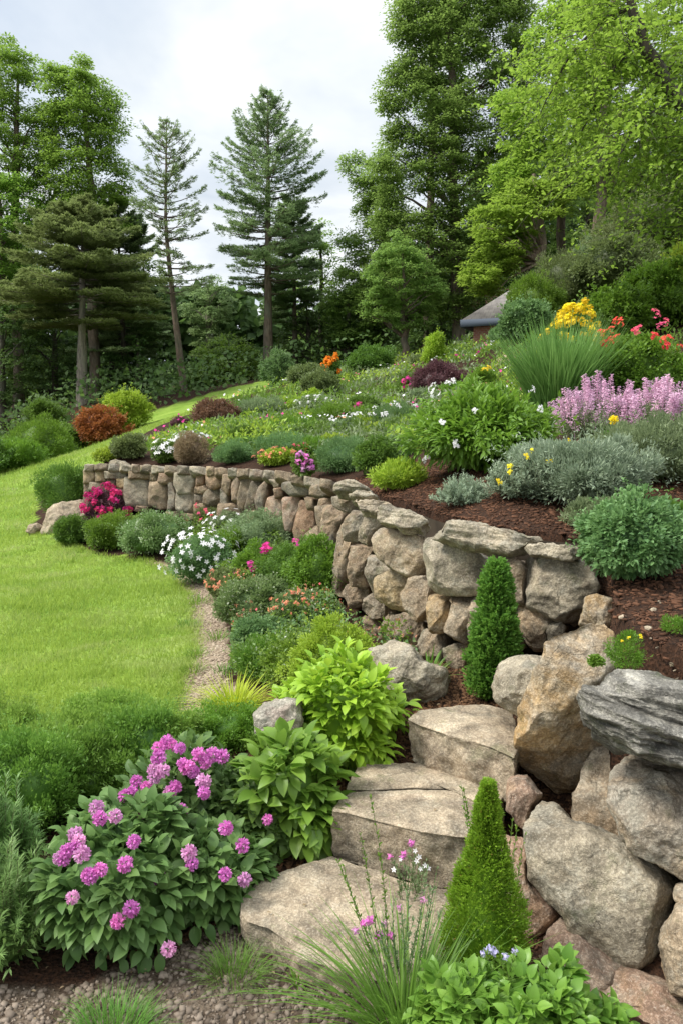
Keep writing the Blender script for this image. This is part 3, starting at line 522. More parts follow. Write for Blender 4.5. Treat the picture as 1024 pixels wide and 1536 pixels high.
# --- far retaining wall
W2 = empty('retaining_wall', AT(300, 775, 11.4), 'long straight brown dry-stone wall behind the pale flowers, topped by flat stones', 'stone wall')
farw = [[(62, 62), (100, 60), (105, 98), (85, 105), (62, 105)], [(105, 62), (140, 65), (140, 100), (105, 100)], [(85, 105), (140, 103), (140, 135), (100, 140), (83, 130)], [(62, 108), (82, 108), (85, 150), (62, 150)], [(140, 65), (220, 68), (222, 88), (180, 90), (142, 88)], [(145, 92), (178, 92), (175, 140), (140, 148)], [(180, 90), (211, 90), (211, 122), (182, 124)], [(213, 92), (298, 95), (296, 150), (290, 186), (215, 184), (210, 140)], [(180, 126), (210, 126), (213, 180), (185, 178)], [(192, 178), (242, 182), (240, 205), (195, 202)], [(243, 187), (292, 190), (290, 208), (245, 207)],
 [(225, 66), (300, 68), (298, 92), (224, 90)], [(300, 70), (330, 70), (325, 98), (300, 95)], [(332, 72), (382, 75), (385, 108), (345, 110), (328, 100)], [(300, 98), (350, 110), (362, 140), (358, 190), (330, 194), (298, 180)], [(362, 112), (390, 110), (390, 205), (360, 203), (365, 150)],
 [(390, 75), (460, 72), (460, 120), (455, 140), (400, 142), (388, 110)], [(462, 75), (492, 78), (488, 112), (462, 118)], [(395, 145), (455, 143), (455, 215), (420, 215), (393, 200)], [(460, 120), (490, 117), (508, 130), (490, 145), (458, 142)], [(458, 148), (487, 148), (487, 180), (458, 182)],
 [(500, 75), (540, 70), (558, 85), (552, 115), (525, 125), (498, 115)], [(490, 148), (510, 130), (545, 125), (548, 180), (510, 185), (488, 175)], [(558, 82), (588, 78), (590, 110), (575, 145), (555, 125)], [(548, 130), (575, 150), (575, 182), (550, 182)], [(460, 185), (500, 182), (540, 190), (530, 225), (500, 235), (460, 215)], [(360, 208), (412, 207), (412, 235), (375, 235), (358, 225)], [(415, 215), (462, 218), (470, 240), (420, 242)],
 [(545, 185), (590, 182), (615, 200), (600, 240), (560, 240), (540, 225)], [(590, 95), (620, 85), (622, 120), (610, 180), (592, 170)], [(625, 90), (660, 90), (655, 130), (640, 205), (618, 200), (612, 170)], [(660, 110), (690, 105), (680, 150), (672, 210), (645, 215), (640, 190)], [(690, 120), (720, 95), (715, 150), (705, 190), (680, 200), (675, 160)],
 [(740, 125), (770, 122), (770, 150), (745, 160)], [(720, 165), (760, 150), (775, 180), (770, 260), (720, 235), (712, 200)], [(775, 165), (830, 165), (832, 210), (800, 270), (775, 265)], [(835, 180), (870, 200), (885, 260), (850, 300), (820, 310), (810, 270)], [(770, 105), (850, 100), (868, 125), (850, 150), (800, 150), (775, 130)], [(850, 155), (880, 165), (890, 200), (860, 200)], [(870, 115), (930, 110), (935, 150), (905, 160), (870, 150)], [(890, 195), (940, 190), (985, 215), (960, 270), (930, 290), (900, 260)], [(905, 165), (945, 160), (945, 190), (900, 190)], [(925, 300), (955, 280), (960, 390), (925, 370)], [(725, 95), (765, 95), (765, 120), (740, 122)], [(845, 300), (890, 265), (925, 300), (920, 370), (860, 370)],
 [(100, 142), (138, 140), (140, 190), (100, 190)], [(62, 153), (98, 150), (98, 195), (62, 195)], [(142, 150), (180, 148), (184, 200), (142, 195)], [(640, 212), (700, 205), (712, 250), (660, 260)], [(620, 210), (640, 215), (645, 262), (605, 258)]]
for i, p in enumerate(farw):
    q = c6(p); x = np.mean([a for a, _ in p])
    m = MAT_RED if i in (34, 35, 26, 33) else MAT_GREY if i in (7, 16, 18) else MAT_GOLD if i == 6 else MAT_WALLF
    WS(200+i, q, W2, m, thick=.3, bulge=.045, rnd=.02, NS=56, K=14, amp=.5, lf=.6, grow=1.22, chop=2)
xs = [62, 100, 148, 190, 232, 262, 305, 352, 395, 440, 500, 530, 575, 610, 655, 700, 745, 800, 850, 905, 950]
top = lambda x: np.interp(x, [62, 150, 300, 430, 560, 690, 760, 860, 950], [40, 37, 44, 47, 51, 58, 64, 84, 100])
for i, (a, b) in enumerate(zip(xs[:-1], xs[1:])):
    j = rng.normal(size=4)*1.5; hh = 22+i*.6
    p = [(a+2, top(a)+j[0]), ((a+b)/2, top((a+b)/2)-2+j[1]), (b-1, top(b)+j[2]), (b, top(b)+hh), ((a+b)/2, top((a+b)/2)+hh+2+j[3]), (a+1, top(a)+hh)]
    q = c6(p); px = np.mean([c for c, _ in q]); WS(300+i, q, W2, MAT_WALLF if i % 3 else MAT_GREY, nm='capstone', n=unit(CAM-AT(px, 770, wy(px)))*.75+capn(px)*.25, thick=.35, bulge=.05, rnd=.02, NS=48, K=12, amp=.6, lf=.5, dy=-.05, grow=1.17, chop=2)
rock('capstone', c6([(145, 38), (160, 22), (200, 22), (228, 34), (200, 42)]), Y=wy(180)+.05, n=(0, -.6, .8), thick=.12, bulge=.03, mat=MAT_GREY, NS=40, K=10, seed=340, parent=W2).location = [-c for c in W2.location]
core = plainmat('earth_fill', (.035, .026, .018), (.06, .045, .03))
g = Geo(); Pn = []
for px in np.linspace(128, 895, 70):
    a = AT(px, 760, wy(px)); nn = wn_at(px); a = a-np.array([*unit(nn[:2]), 0])*.27; Pn += [[a[0], a[1], -.3], [a[0], a[1], hz(a[0], a[1]-.0)*0+(1.12+.00035*(min(px, 560)-128))]]
k = np.arange(0, len(Pn)-2, 2); g.add(Pn, [np.stack([k, k+2, k+3, k+1], 1)]); o = obj('earth_core', g, core, W2); o.location = [-c for c in W2.location]
# ---------- leaf colours
DK, MD, BR = (.022, .05, .010), (.045, .10, .016), (.10, .19, .026)
M = {
 'dark': leafmat('leaf_dark', (.018, .042, .012), (.05, .10, .025)),
 'mid': leafmat('leaf_mid', (.05, .11, .016), (.15, .26, .04)),
 'fresh': leafmat('leaf_fresh', (.07, .15, .014), (.20, .34, .04)),
 'lime': leafmat('leaf_lime', (.16, .27, .015), (.40, .52, .06)),
 'chart': leafmat('leaf_chartreuse', (.11, .22, .015), (.44, .58, .06), rough=.45),
 'gold': leafmat('leaf_gold', (.25, .33, .01), (.55, .60, .06)),
 'hyd': leafmat('leaf_deep_green', (.05, .125, .03), (.18, .30, .085), rough=.5, spec=.3, trans=.3),
 'hosta': leafmat('leaf_hosta', (.08, .19, .025), (.27, .44, .07), rough=.4),
 'sage': leafmat('leaf_sage', (.11, .17, .07), (.30, .38, .19), trans=.3),
 'silver': leafmat('leaf_silver', (.13, .19, .10), (.38, .46, .32), trans=.25),
 'bluegreen': leafmat('leaf_bluegreen', (.06, .14, .045), (.21, .34, .12)),
 'olive': leafmat('leaf_olive', (.07, .10, .03), (.20, .25, .085)),
 'vari': leafmat('leaf_variegated', (.06, .13, .03), (.26, .36, .13), dead=(.62, .66, .5)),
 'brown': leafmat('leaf_brown', (.10, .05, .035), (.22, .12, .075)),
 'burg': leafmat('leaf_burgundy', (.06, .028, .035), (.17, .08, .09)),
 'rust': leafmat('leaf_rust', (.22, .08, .02), (.42, .17, .05)),
 'salmon': leafmat('leaf_salmon', (.25, .16, .06), (.60, .25, .16), dead=(.7, .12, .12)),
 'dry': leafmat('leaf_dry', (.20, .14, .08), (.38, .30, .18)),
 'conif': leafmat('needle_bright', (.08, .16, .01), (.33, .48, .04), trans=.3, dead=(.24, .17, .04), ns=9),
 'conif2': leafmat('needle_green', (.06, .165, .02), (.21, .37, .06), trans=.4),
 'plume': leafmat('plume_green', (.11, .22, .03), (.30, .46, .085), trans=.45),
 'rosem': leafmat('needle_rosemary', (.05, .125, .02), (.22, .34, .10), trans=.3),
 'grass': leafmat('blade_green', (.06, .15, .018), (.18, .34, .05)),
 'lawn': leafmat('blade_lawn', (.16, .25, .035), (.38, .48, .09), trans=.45, ns=.6, patch=(.44, .46, .20)),
 'tallg': leafmat('blade_tall', (.09, .20, .04), (.22, .38, .10)),
 'twig': plainmat('twig_wood', (.10, .07, .045), (.16, .12, .08)),
 'stem': plainmat('green_stem', (.10, .16, .05), (.16, .22, .08)),
}
def petal(name, a, b): return leafmat(name, a, b, trans=.3, rough=.6, spec=.2)
P = {'faded': petal('petal_faded_pink', (.66, .24, .50), (.86, .50, .74)), 'pink': petal('petal_pink', (.64, .12, .48), (.88, .34, .72)), 'magenta': petal('petal_magenta', (.62, .03, .28), (.85, .10, .45)), 'crimson': petal('petal_crimson', (.40, .01, .10), (.68, .05, .25)),
 'white': petal('petal_white', (.75, .73, .74), (.9, .88, .88)), 'lilac': petal('petal_lilac', (.58, .30, .46), (.82, .58, .70)), 'yellow': petal('petal_yellow', (.80, .55, .01), (.95, .78, .05)),
 'orange': petal('petal_orange', (.85, .22, .01), (.95, .38, .03)), 'red': petal('petal_coral', (.80, .07, .05), (.90, .15, .09)), 'blue': petal('petal_pale_blue', (.45, .42, .75), (.75, .72, .9)), 'rose': petal('petal_rose', (.75, .07, .15), (.85, .15, .25)), 'salmon': petal('petal_salmon', (.75, .22, .12), (.85, .4, .25))}
LEAFB = leaf_tpl(4, .22, .28)
# ---------- foliage
STY = { # leaf template, (off,out,up,rand) direction weights, (up,out,rand) normal weights, aspect
 'broad': (LEAFB, (.75, .45, .12, .6), (1.0, .35, .35), .58), 'lance': (LEAF, (.4, .7, .15, .4), (.8, .5, .35), .36), 'small': (LEAF2, (.8, .5, .25, .6), (.7, .5, .5), .55),
 'fine': (QUAD, (.7, .5, .5, .5), (.5, .6, .6), .28), 'plume': (QUAD, (.9, .3, .85, .4), (.3, .6, .6), .36), 'tiny': (QUAD, (.8, .5, .3, .7), (.6, .6, .5), .55)}
def dome(d, r, s):
    q = 1+.24*vn(d*1.8, s)+.16*vn(d*4.1, s+3)
    return d*np.asarray(r)*q[:, None]
def foliage(g, r, style, L, cover=3.0, nc=40, crad=.3, seed=0, cap=16000, cz=.42, core=True, wid=1.0, low=-.55):
    """leaves of one plant standing on the local origin; r = (rx, ry, height)"""
    tpl, dw, nw, asp = STY[style]; rx, ry, h = (r[0]*.88, r[1]*.88, r[2]*.86); R3 = np.array([rx, ry, h*(1-cz)]); C = np.array([0, 0, h*cz])
    rm = (rx+ry+h)/3; area = 2*np.pi*rm*rm*1.3; W = L*asp*wid; n = int(min(cap, cover*area/(L*W*.5)))
    d = rdir(nc*3); d = d[d[:, 2] > low][:nc]; nc = len(d)
    R_ = R3*1.0; cc = dome(d, R_, seed)*rng.uniform(.62, .88, (nc, 1)); cc[:, 2] *= np.where(cc[:, 2] < 0, cz/(1-cz), 1); cr = crad*rm*rng.uniform(.7, 1.25, nc)
    k = rng.integers(0, nc, n); o = rdir(n); o = unit(o+.5*unit(cc[k]/R3)); rad = rng.random(n)**(1/2.6)
    pos = cc[k]+o*(rad*cr[k])[:, None]; out = unit(pos/R3/R3*rm)
    kk = int(n*.25); dd = rdir(kk); pos[:kk] = dome(dd, R3, seed)*rng.uniform(.45, .9, (kk, 1)); out[:kk] = dd; o[:kk] = dd
    pos[:, 2] = np.where(pos[:, 2] < -h*cz+.01, -h*cz+.01+rng.random(n)*L, pos[:, 2])
    dr = unit(o*dw[0]+out*dw[1]+np.array([0, 0, dw[2]])+rdir(n)*dw[3]); nn = np.array([0, 0, nw[0]])+out*nw[1]+rdir(n)*nw[2]
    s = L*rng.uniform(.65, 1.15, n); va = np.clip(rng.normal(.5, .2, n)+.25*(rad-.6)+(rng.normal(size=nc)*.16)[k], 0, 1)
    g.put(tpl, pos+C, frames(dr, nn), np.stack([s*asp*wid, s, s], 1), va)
    ns_ = int(nc*(2.2 if style == 'plume' else .9))   # stray shoots breaking the outline
    if ns_ and style != 'broad':
        d = rdir(ns_*3); d = d[d[:, 2] > -.25][:ns_]; ns_ = len(d); b0 = dome(d, R3, seed)*rng.uniform(.8, 1.0, (ns_, 1)); sdv = unit(d*[1, 1, .7]+rdir(ns_)*.45+[0, 0, .35]); ln = rm*rng.uniform(.12, .38, ns_); kq = 9 if L*14 < rm*2 else 5
        tq = rng.random((ns_, kq)); pq = (b0[:, None]+sdv[:, None]*(ln[:, None]*tq)[..., None]).reshape(-1, 3)+rng.normal(size=(ns_*kq, 3))*L*.2; sq = np.repeat(sdv, kq, 0); N2 = len(pq); s = L*rng.uniform(.5, .95, N2)
        g.put(tpl, pq+C, frames(unit(sq*.6+rdir(N2)*.8), rdir(N2)*.5+[0, 0, .8]), np.stack([s*asp*wid, s, s], 1), np.clip(rng.normal(.65, .2, N2), 0, 1))
    if core:
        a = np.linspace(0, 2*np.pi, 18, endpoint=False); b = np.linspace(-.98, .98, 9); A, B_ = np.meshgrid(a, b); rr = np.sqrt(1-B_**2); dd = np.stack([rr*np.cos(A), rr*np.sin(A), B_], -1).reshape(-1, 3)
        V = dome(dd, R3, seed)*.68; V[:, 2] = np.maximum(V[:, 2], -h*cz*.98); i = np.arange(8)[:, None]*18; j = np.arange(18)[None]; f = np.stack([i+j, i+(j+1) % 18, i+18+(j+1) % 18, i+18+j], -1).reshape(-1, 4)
        g.add(V+C, [f], .02)  # opaque inner shell; its dark tone paints the shade deep in the foliage
def sprays(g, gs, r, ns, m, L, W, seed=0, up=.4, cz=.3, base=.15, curve=.25, twr=.0015, tpl=QUAD, spread=1.0, lowz=.0):
    """stems from the plant's foot out to its outline, small leaves along them"""
    rx, ry, h = r; d = rdir(ns*3); d = d[d[:, 2] > lowz][:ns]; ns = len(d)
    tip = dome(d, (rx, ry, h*(1-cz)), seed)*rng.uniform(.8, 1.08, (ns, 1)); tip[:, 2] += h*cz
    root = np.stack([tip[:, 0]*base*spread, tip[:, 1]*base*spread, tip[:, 2]*.0+.01], 1)+rng.normal(size=(ns, 3))*[rx*.12, ry*.12, 0]
    mid = (root+tip)/2+np.stack([tip[:, 0]*curve, tip[:, 1]*curve, -h*.1+0*tip[:, 2]], 1)*-1*(-1)
    mid[:, 2] = root[:, 2]+(tip[:, 2]-root[:, 2])*(.5-up*.3)
    if gs is not None: tubes3(gs, root, mid, tip, twr*1.5, twr*.5, 5)
    t = (.35+.65*((np.arange(m)+rng.random((ns, m)))/m)); T = t[..., None]
    pos = root[:, None]*(1-T)**2+2*mid[:, None]*T*(1-T)+tip[:, None]*T*T; tan = unit(2*(mid-root)[:, None]*(1-T)+2*(tip-mid)[:, None]*T)
    pos = pos.reshape(-1, 3); tan = tan.reshape(-1, 3); n = len(pos); rd = rdir(n); sd = unit(rd-tan*(rd*tan).sum(1)[:, None])
    dr = unit(tan*.75+sd*.8); s = L*rng.uniform(.7, 1.15, n)*(1.1-.4*t.ravel()); va = np.clip(rng.normal(.45, .18, n)+.35*(t.ravel()-.6), 0, 1)
    g.put(tpl, pos, frames(dr, tan*.6+np.array([0, 0, .5])+rd*.1), np.stack([W*np.ones(n), s, s], 1), va)
    return tip
# ---------- flowers (unit size, facing +z)
def fl_pom(n=90, k=.34):
    g = Geo(); d = unit(rdir(n)+[0, 0, .25]); g.put(LEAF2, d*.62, frames(unit(d*.8+rdir(n)*.5), d+rdir(n)*.3), np.stack([np.full(n, k*.8), np.full(n, k*1.3), np.full(n, k)], 1)); 
    g.put(LEAF2, d*.45, frames(unit(d+rdir(n)*.7), d), np.full(n, k)); return g.mesh('flower_head')
def fl_star(n=5, w=.5):
    g = Geo(); a = np.arange(n)/n*2*np.pi; d = np.stack([np.cos(a), np.sin(a), 0*a+.25], 1); g.put(LEAF2, d*.05, frames(d, np.array([0, 0, 1.])), np.stack([np.full(n, w), np.ones(n), np.ones(n)], 1), np.full(n, .6)); return g.mesh('blossom')
def fl_clu(n=14):
    g = Geo()
    for i in range(n):
        d = unit(rng.normal(size=3)+[0, 0, .7]); c = d*rng.uniform(.35, .75); a = np.arange(5)/5*2*np.pi+i; fr = frames(np.array([[.3, .5, .1]]), d[None])[0]
        dd = (fr@np.stack([np.cos(a), np.sin(a), 0*a+.3])).T if 0 else np.stack([np.cos(a), np.sin(a)], 1)@fr[:, :2].T+d*.35
        g.put(LEAF2, np.repeat(c[None], 5, 0), frames(dd, d), np.stack([np.full(5, .24), np.full(5, .36), np.full(5, .36)], 1), np.full(5, rng.random()))
    return g.mesh('blossom')
def fl_spike(n=90, w=.16):
    g = Geo(); tube(g, [[0, 0, -.25], [0, 0, .4], [0, 0, 1.0]], [.012, .01, .006], 4); t = rng.random(n)**.8; a = rng.random(n)*6.28; rr = w*(1.05-t)*rng.uniform(.5, 1, n); p = np.stack([np.cos(a)*rr, np.sin(a)*rr, t], 1)
    g.put(LEAF2, p, frames(np.stack([np.cos(a), np.sin(a), .5+0*a], 1)+rdir(n)*.4, np.array([0, 0, 1.])+rdir(n)*.5), np.stack([np.full(n, .05), np.full(n, .085), np.full(n, .08)], 1)); return g.mesh('flower_spike')
FT = {'pom': fl_pom(), 'pom2': fl_pom(70, .4), 'star': fl_star(), 'clu': fl_clu(), 'spike': fl_spike(), 'clu2': fl_clu(8)}
FM = {}
def flower(kind, col, parent, loc, size, facing=(0, 0, 1), name=None):
    if col == 'pink' and rng.random() < .35: col = 'faded'
    key = (kind, col)
    if key not in FM: m = FT[kind].copy(); m.materials.clear(); m.materials.append(P[col]); FM[key] = m
    nm = name or {'pom': 'flower_head', 'pom2': 'flower_head', 'star': 'blossom', 'clu': 'blossom', 'clu2': 'blossom', 'spike': 'flower_spike'}[kind]
    o = bpy.data.objects.new(nm, FM[key]); COL.objects.link(o); o.parent = parent; o.location = loc; o.scale = (size, size, size)
    o.rotation_euler = Vector(facing).to_track_quat('Z', 'Y').to_euler(); o.rotation_euler.rotate_axis('Z', rng.uniform(0, 6)); return o
def strew(root, r, kind, col, n, size, seed=0, cz=.42, zmin=.0, push=1.0, face=None, up=.6):
    d = rdir(n*6); d[:, 1] -= .35; d = unit(d); d = d[d[:, 2] > zmin][:n]; p = dome(d, (r[0], r[1], r[2]*(1-cz)), seed)*push; p[:, 2] += r[2]*cz
    for q, e in zip(p, d):
        f = face or tuple(unit(e+np.array([0, -.2, up])+rng.normal(size=3)*.15)); flower(kind, col, root, tuple(q), size*rng.uniform(.75, 1.2), f)
def plant(px, py, w, h, style, mat, label, name='shrub', cat='shrub', Y=None, L=.03, group=None, depth=.9, fl=(), sp=None, cover=3.0, nc=40, crad=.3, cap=16000, seed=None, core=True, zb=False, wid=1.0, minpx=3.4, sink=.0, low=-.55):
    """one plant: foot at the pixel (px, py) of the ground, w and h as it shows there"""
    global _pc; _pc += 1; seed = _pc*7 if seed is None else seed
    if Y is None:
        b = hit(px, py)
        if b is None: b = AT(px, py, 30)
        top = None
    else:
        t_ = AT(px, py-h, Y); z = hz(t_[0], Y); b = np.array([t_[0], Y, z])
    if zb: b = AT(px, py, Y)
    m = mpp(b); rx = w*m/2; H_ = h*m if zb else h*m if Y is None else max(t_[2]-b[2], .05)
    b = b+np.array([0, rx*depth*.6 if Y is None else 0, 0]); b[2] = b[2] if zb else hz(b[0], b[1])-sink
    root = empty(name, tuple(b), label, cat, group); r = (rx, rx*depth, H_); L = max(L, minpx*m)
    g = Geo()
    if style == 'spray':
        gs = Geo(); a = dict(ns=220, m=26, W=max(L*.3, 1.1*m)); a.update(sp or {}); sprays(g, gs, r, L=L, seed=seed, **a)
        if core: foliage(g, tuple(x*.8 for x in r), 'fine', L, cover=1.0, nc=nc, seed=seed, cap=3000)
        obj('foliage', g, M[mat], root); obj('stem', gs, M['twig'], root)
    else:
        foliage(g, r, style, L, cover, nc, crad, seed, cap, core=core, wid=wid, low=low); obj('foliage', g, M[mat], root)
    for f in fl:
        f = dict(f)
        if 'at' in f:
            for (fx, fy) in f['at']:
                d = ray(fx, fy); o_ = CAM-(b+np.array([0, 0, H_*.42])); q = np.array([rx, rx*depth, H_*.58])*f.get('push', 1.03); tc_ = -(d/q*o_/q).sum()/((d/q)**2).sum(); dd_ = 2.2*max(rx, H_)/np.linalg.norm(d); ts_ = np.linspace(tc_-dd_, tc_, 160)
                pn = o_+d*ts_[:, None]; rr_ = np.linalg.norm(pn/q, axis=1); dn = unit(pn/q); lim = 1+.24*vn(dn*1.8, seed)+.16*vn(dn*4.1, seed+3); ins = np.nonzero(rr_ < lim)[0]; t1 = ts_[ins[0]] if len(ins) else tc_; pt = CAM+d*t1-b; flower(f['kind'], f['col'], root, tuple(pt), f['size']*m*rng.uniform(.85, 1.15), tuple(unit(pt-np.array([0, 0, H_*.4])+[0, -.1, .1])))
        else: strew(root, r, f['kind'], f['col'], f['n'], f['size']*m, seed, zmin=f.get('zmin', .0), push=f.get('push', 1.02), up=f.get('up', .6), face=f.get('face'))
    return root, r, m
_pc = 0
def grassclump(px, py, w, h, mat, label, n=500, width=.006, Y=None, bend=(.2, .9), name='grass_clump', cat='grass clump', group=None, foot=.25, tilt=.5, cat2=None):
    b = hit(px, py) if Y is None else np.array([*AT(px, py, Y)[:2], 0]); b[2] = hz(b[0], b[1]); m = mpp(b); rx = w*m/2; H_ = h*m
    root = empty(name, tuple(b), label, cat, group); a = rng.random(n)*6.28; rr = np.sqrt(rng.random(n)); base = np.stack([np.cos(a)*rr*rx*foot, np.sin(a)*rr*rx*foot*.8, 0*a], 1)
    d = unit(np.stack([np.cos(a)*rr*tilt, np.sin(a)*rr*tilt, 1+0*a], 1)+rng.normal(size=(n, 3))*.12); g = Geo()
    blades(g, base, d, H_*rng.uniform(.6, 1.15, n), max(width, 1.1*m), rng.uniform(*bend, n)*(.4+rr)); obj('blade', g, M[mat], root); return root, m
# ---------- planting, nearest first
pinkfl = [(251, 1113), (239, 1123), (270, 1123), (238, 1137), (230, 1155), (244, 1157), (298, 1132), (281, 1151), (290, 1158), (319, 1133), (333, 1135), (308, 1145), (305, 1173), (306, 1190), (262, 1182), (254, 1188), (205, 1172), (220, 1181), (199, 1191), (188, 1195), (219, 1195), (213, 1219), (244, 1208), (272, 1216), (250, 1226), (239, 1239), (232, 1166), (274, 1146), (258, 1118)]
plant(268, 1290, 250, 185, 'broad', 'hyd', 'tall back flowering shrub crowded with pink ball-shaped flower heads', 'flowering_shrub', 'flowering shrub', Y=3.25, L=.062, cover=2.6, nc=60, crad=.22, cap=9000, group='pink ball-flowered shrubs', fl=[dict(at=pinkfl, kind='pom', col='pink', size=10.5, push=1.15)])
plant(175, 1440, 290, 250, 'broad', 'hyd', 'wide flowering shrub hanging over the bare soil, pink balls along its top left', 'flowering_shrub', 'flowering shrub', Y=2.75, L=.07, cover=2.8, nc=60, crad=.2, cap=9000, group='pink ball-flowered shrubs',
  fl=[dict(at=[(188, 1297), (113, 1252), (101, 1277), (113, 1270), (123, 1282), (89, 1287), (96, 1290), (136, 1315), (151, 1305), (109, 1347), (177, 1382), (197, 1364), (133, 1313), (150, 1228), (173, 1225), (145, 1212), (118, 1262), (253, 1424), (201, 1263)], kind='pom', col='pink', size=11, push=1.15)])
plant(312, 1400, 190, 165, 'broad', 'hyd', 'round flowering shrub touching the lowest stone step, few scattered pink balls', 'flowering_shrub', 'flowering shrub', Y=2.85, L=.07, cover=2.8, nc=50, crad=.22, cap=8000, group='pink ball-flowered shrubs',
  fl=[dict(at=[(241, 1318), (284, 1280), (288, 1297), (338, 1312), (367, 1320), (339, 1243), (364, 1269), (401, 1230)], kind='pom', col='pink', size=11, push=1.1)])
plant(375, 1250, 130, 90, 'broad', 'hyd', 'low dark leafy plant joining the pink shrubs to the pale hosta', 'leafy_plant', 'plant', Y=3.15, L=.055, cover=2.4, cap=5000)
plant(430, 1215, 150, 120, 'broad', 'hosta', 'pale green hosta-like clump with broad pointed leaves beside the dark mulch', 'hosta', 'plant', Y=3.2, L=.095, cover=2.6, nc=36, cap=3000, wid=1.0)
plant(512, 1118, 190, 148, 'broad', 'chart', 'bright chartreuse broad-leaved bush in front of the sloping dark boulder', 'leafy_shrub', 'shrub', Y=3.65, L=.068, cover=3.2, nc=60, crad=.24, cap=7000)
plant(500, 985, 150, 78, 'tiny', 'lime', 'low mounded lime-green bush with fine foliage at the foot of the wall', 'shrub', 'shrub', Y=4.35, L=.018, cover=4, nc=90, crad=.16, cap=26000)
grassclump(352, 1082, 105, 82, 'gold', 'yellow-green tuft of arching grass beside the path', n=420, width=.008)
grassclump(642, 992, 75, 58, 'grass', 'small bright green strap-leaved clump against the wall base', n=60, width=.018, Y=4.25, tilt=.9, bend=(.1, .5), name='strap_leaf_plant', cat='plant')
for i_, (x_, y_) in enumerate([(282, 940), (290, 1010), (268, 1062), (325, 960), (338, 1010), (300, 905), (262, 858), (318, 1060), (345, 1060), (296, 985)]):
    grassclump(x_, y_, 34, 20, 'fresh' if i_ % 2 else 'grass', 'small weed tuft creeping onto the path chips', n=60, width=.004, foot=.9, name='weed', cat='weed', group='weed tufts along the path')
grassclump(352, 1470, 90, 60, 'grass', 'small tuft of thin grass growing in the gravel beside the lowest step', n=260, width=.002, foot=.8)
grassclump(170, 1560, 120, 62, 'grass', 'patch of short grass at the very bottom of the gravel', n=500, width=.002, foot=.9)
grassclump(446, 1478, 26, 28, 'fresh', 'tiny weed sprouting under the edge of the lowest step', n=40, width=.006, foot=.6, name='weed', cat='weed')
def conifer(px, py, Y, top, w, mat, label, prof, ns, L, lobes=(), name='dwarf_conifer', tw=1.0):
    b = AT(px, py, Y); b[2] = hz(b[0], Y); m = mpp(b); H_ = AT(px, top, Y)[2]-b[2]; root = empty(name, tuple(b), label, 'conifer')
    g = Geo(); A = []
    for (ox, f, s_) in [(0, 1.0, 1.0), *lobes]:
        n = int(ns*s_*s_*f); t = rng.random(n)**.85; a = rng.random(n)*6.28; R_ = np.interp(t, *zip(*prof))*w*m/2*s_
        R_ = R_*(1+(.10+.08*(tw-1)*2)*vn(np.stack([np.cos(a)*2, np.sin(a)*2, t*9], -1), 5)+(.28+.16*(tw-1)*2)*vn(np.stack([np.cos(a)*3, np.sin(a)*3, t*13], -1), 6))*rng.uniform(.8, 1.03, n)
        o_ = np.stack([np.cos(a), np.sin(a), 0*a], 1); pos = o_*R_[:, None]+np.stack([ox*m+0*t, 0*t, t*H_*f], 1); d = unit(o_*.75+np.array([0, 0, .8])+rdir(n)*.35)
        for k in range(7):
            dd = unit(d+rdir(n)*.55); A.append((pos+d*L*.25*k, dd))
        # trunk side filler
        g2 = o_*R_[:, None]*.8+np.stack([ox*m+0*t, 0*t, t*H_*f], 1); A.append((g2, unit(o_+rdir(n)*.8)))
    for p_, d_ in A:
        n = len(p_); s = L*rng.uniform(.6, 1.1, n); g.put(QUAD if tw == 1 else LEAF2, p_, frames(d_, rdir(n)+[0, 0, .5]), np.stack([s*.34*tw, s, s], 1), np.clip(rng.normal(.5, .22, n), 0, 1))
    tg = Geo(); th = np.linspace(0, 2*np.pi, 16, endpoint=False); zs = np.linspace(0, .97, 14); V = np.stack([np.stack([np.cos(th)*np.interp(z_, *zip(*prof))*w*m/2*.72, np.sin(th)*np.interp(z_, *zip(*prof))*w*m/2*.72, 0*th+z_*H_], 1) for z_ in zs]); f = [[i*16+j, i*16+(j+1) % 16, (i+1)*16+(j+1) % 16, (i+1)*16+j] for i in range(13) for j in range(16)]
    g.add(V, [f], .0); obj('foliage', g, M[mat], root); tube(tg, [[0, 0, -.03], [0, 0, H_*.3], [0, 0, H_*.85]], [.014, .01, .003]); obj('trunk', tg, M['twig'], root); return root, m, H_  # inner shell in the darkest needle tone, painting shade into the foliage gaps
conifer(725, 1440, 2.42, 1178, 125, 'conif', 'narrow pointed dwarf cone conifer standing before the stone steps', [(0, .75), (.08, .97), (.2, 1), (.32, .92), (.45, .72), (.58, .5), (.7, .34), (.8, .24), (.9, .17), (1, .03)], 6500, .0125, lobes=[(-36, .60, .46), (20, .5, .5)])
conifer(740, 1022, 3.95, 848, 50, 'conif2', 'shaggy upright green conifer growing against the big grey wall stones', [(0, .72), (.12, .95), (.3, 1), (.45, .95), (.6, .8), (.72, .62), (.85, .5), (.95, .3), (1, .05)], 1700, .026, tw=1.5, lobes=[(-15, .55, .8), (15, .62, .72), (-6, .86, .62), (9, .93, .5)])
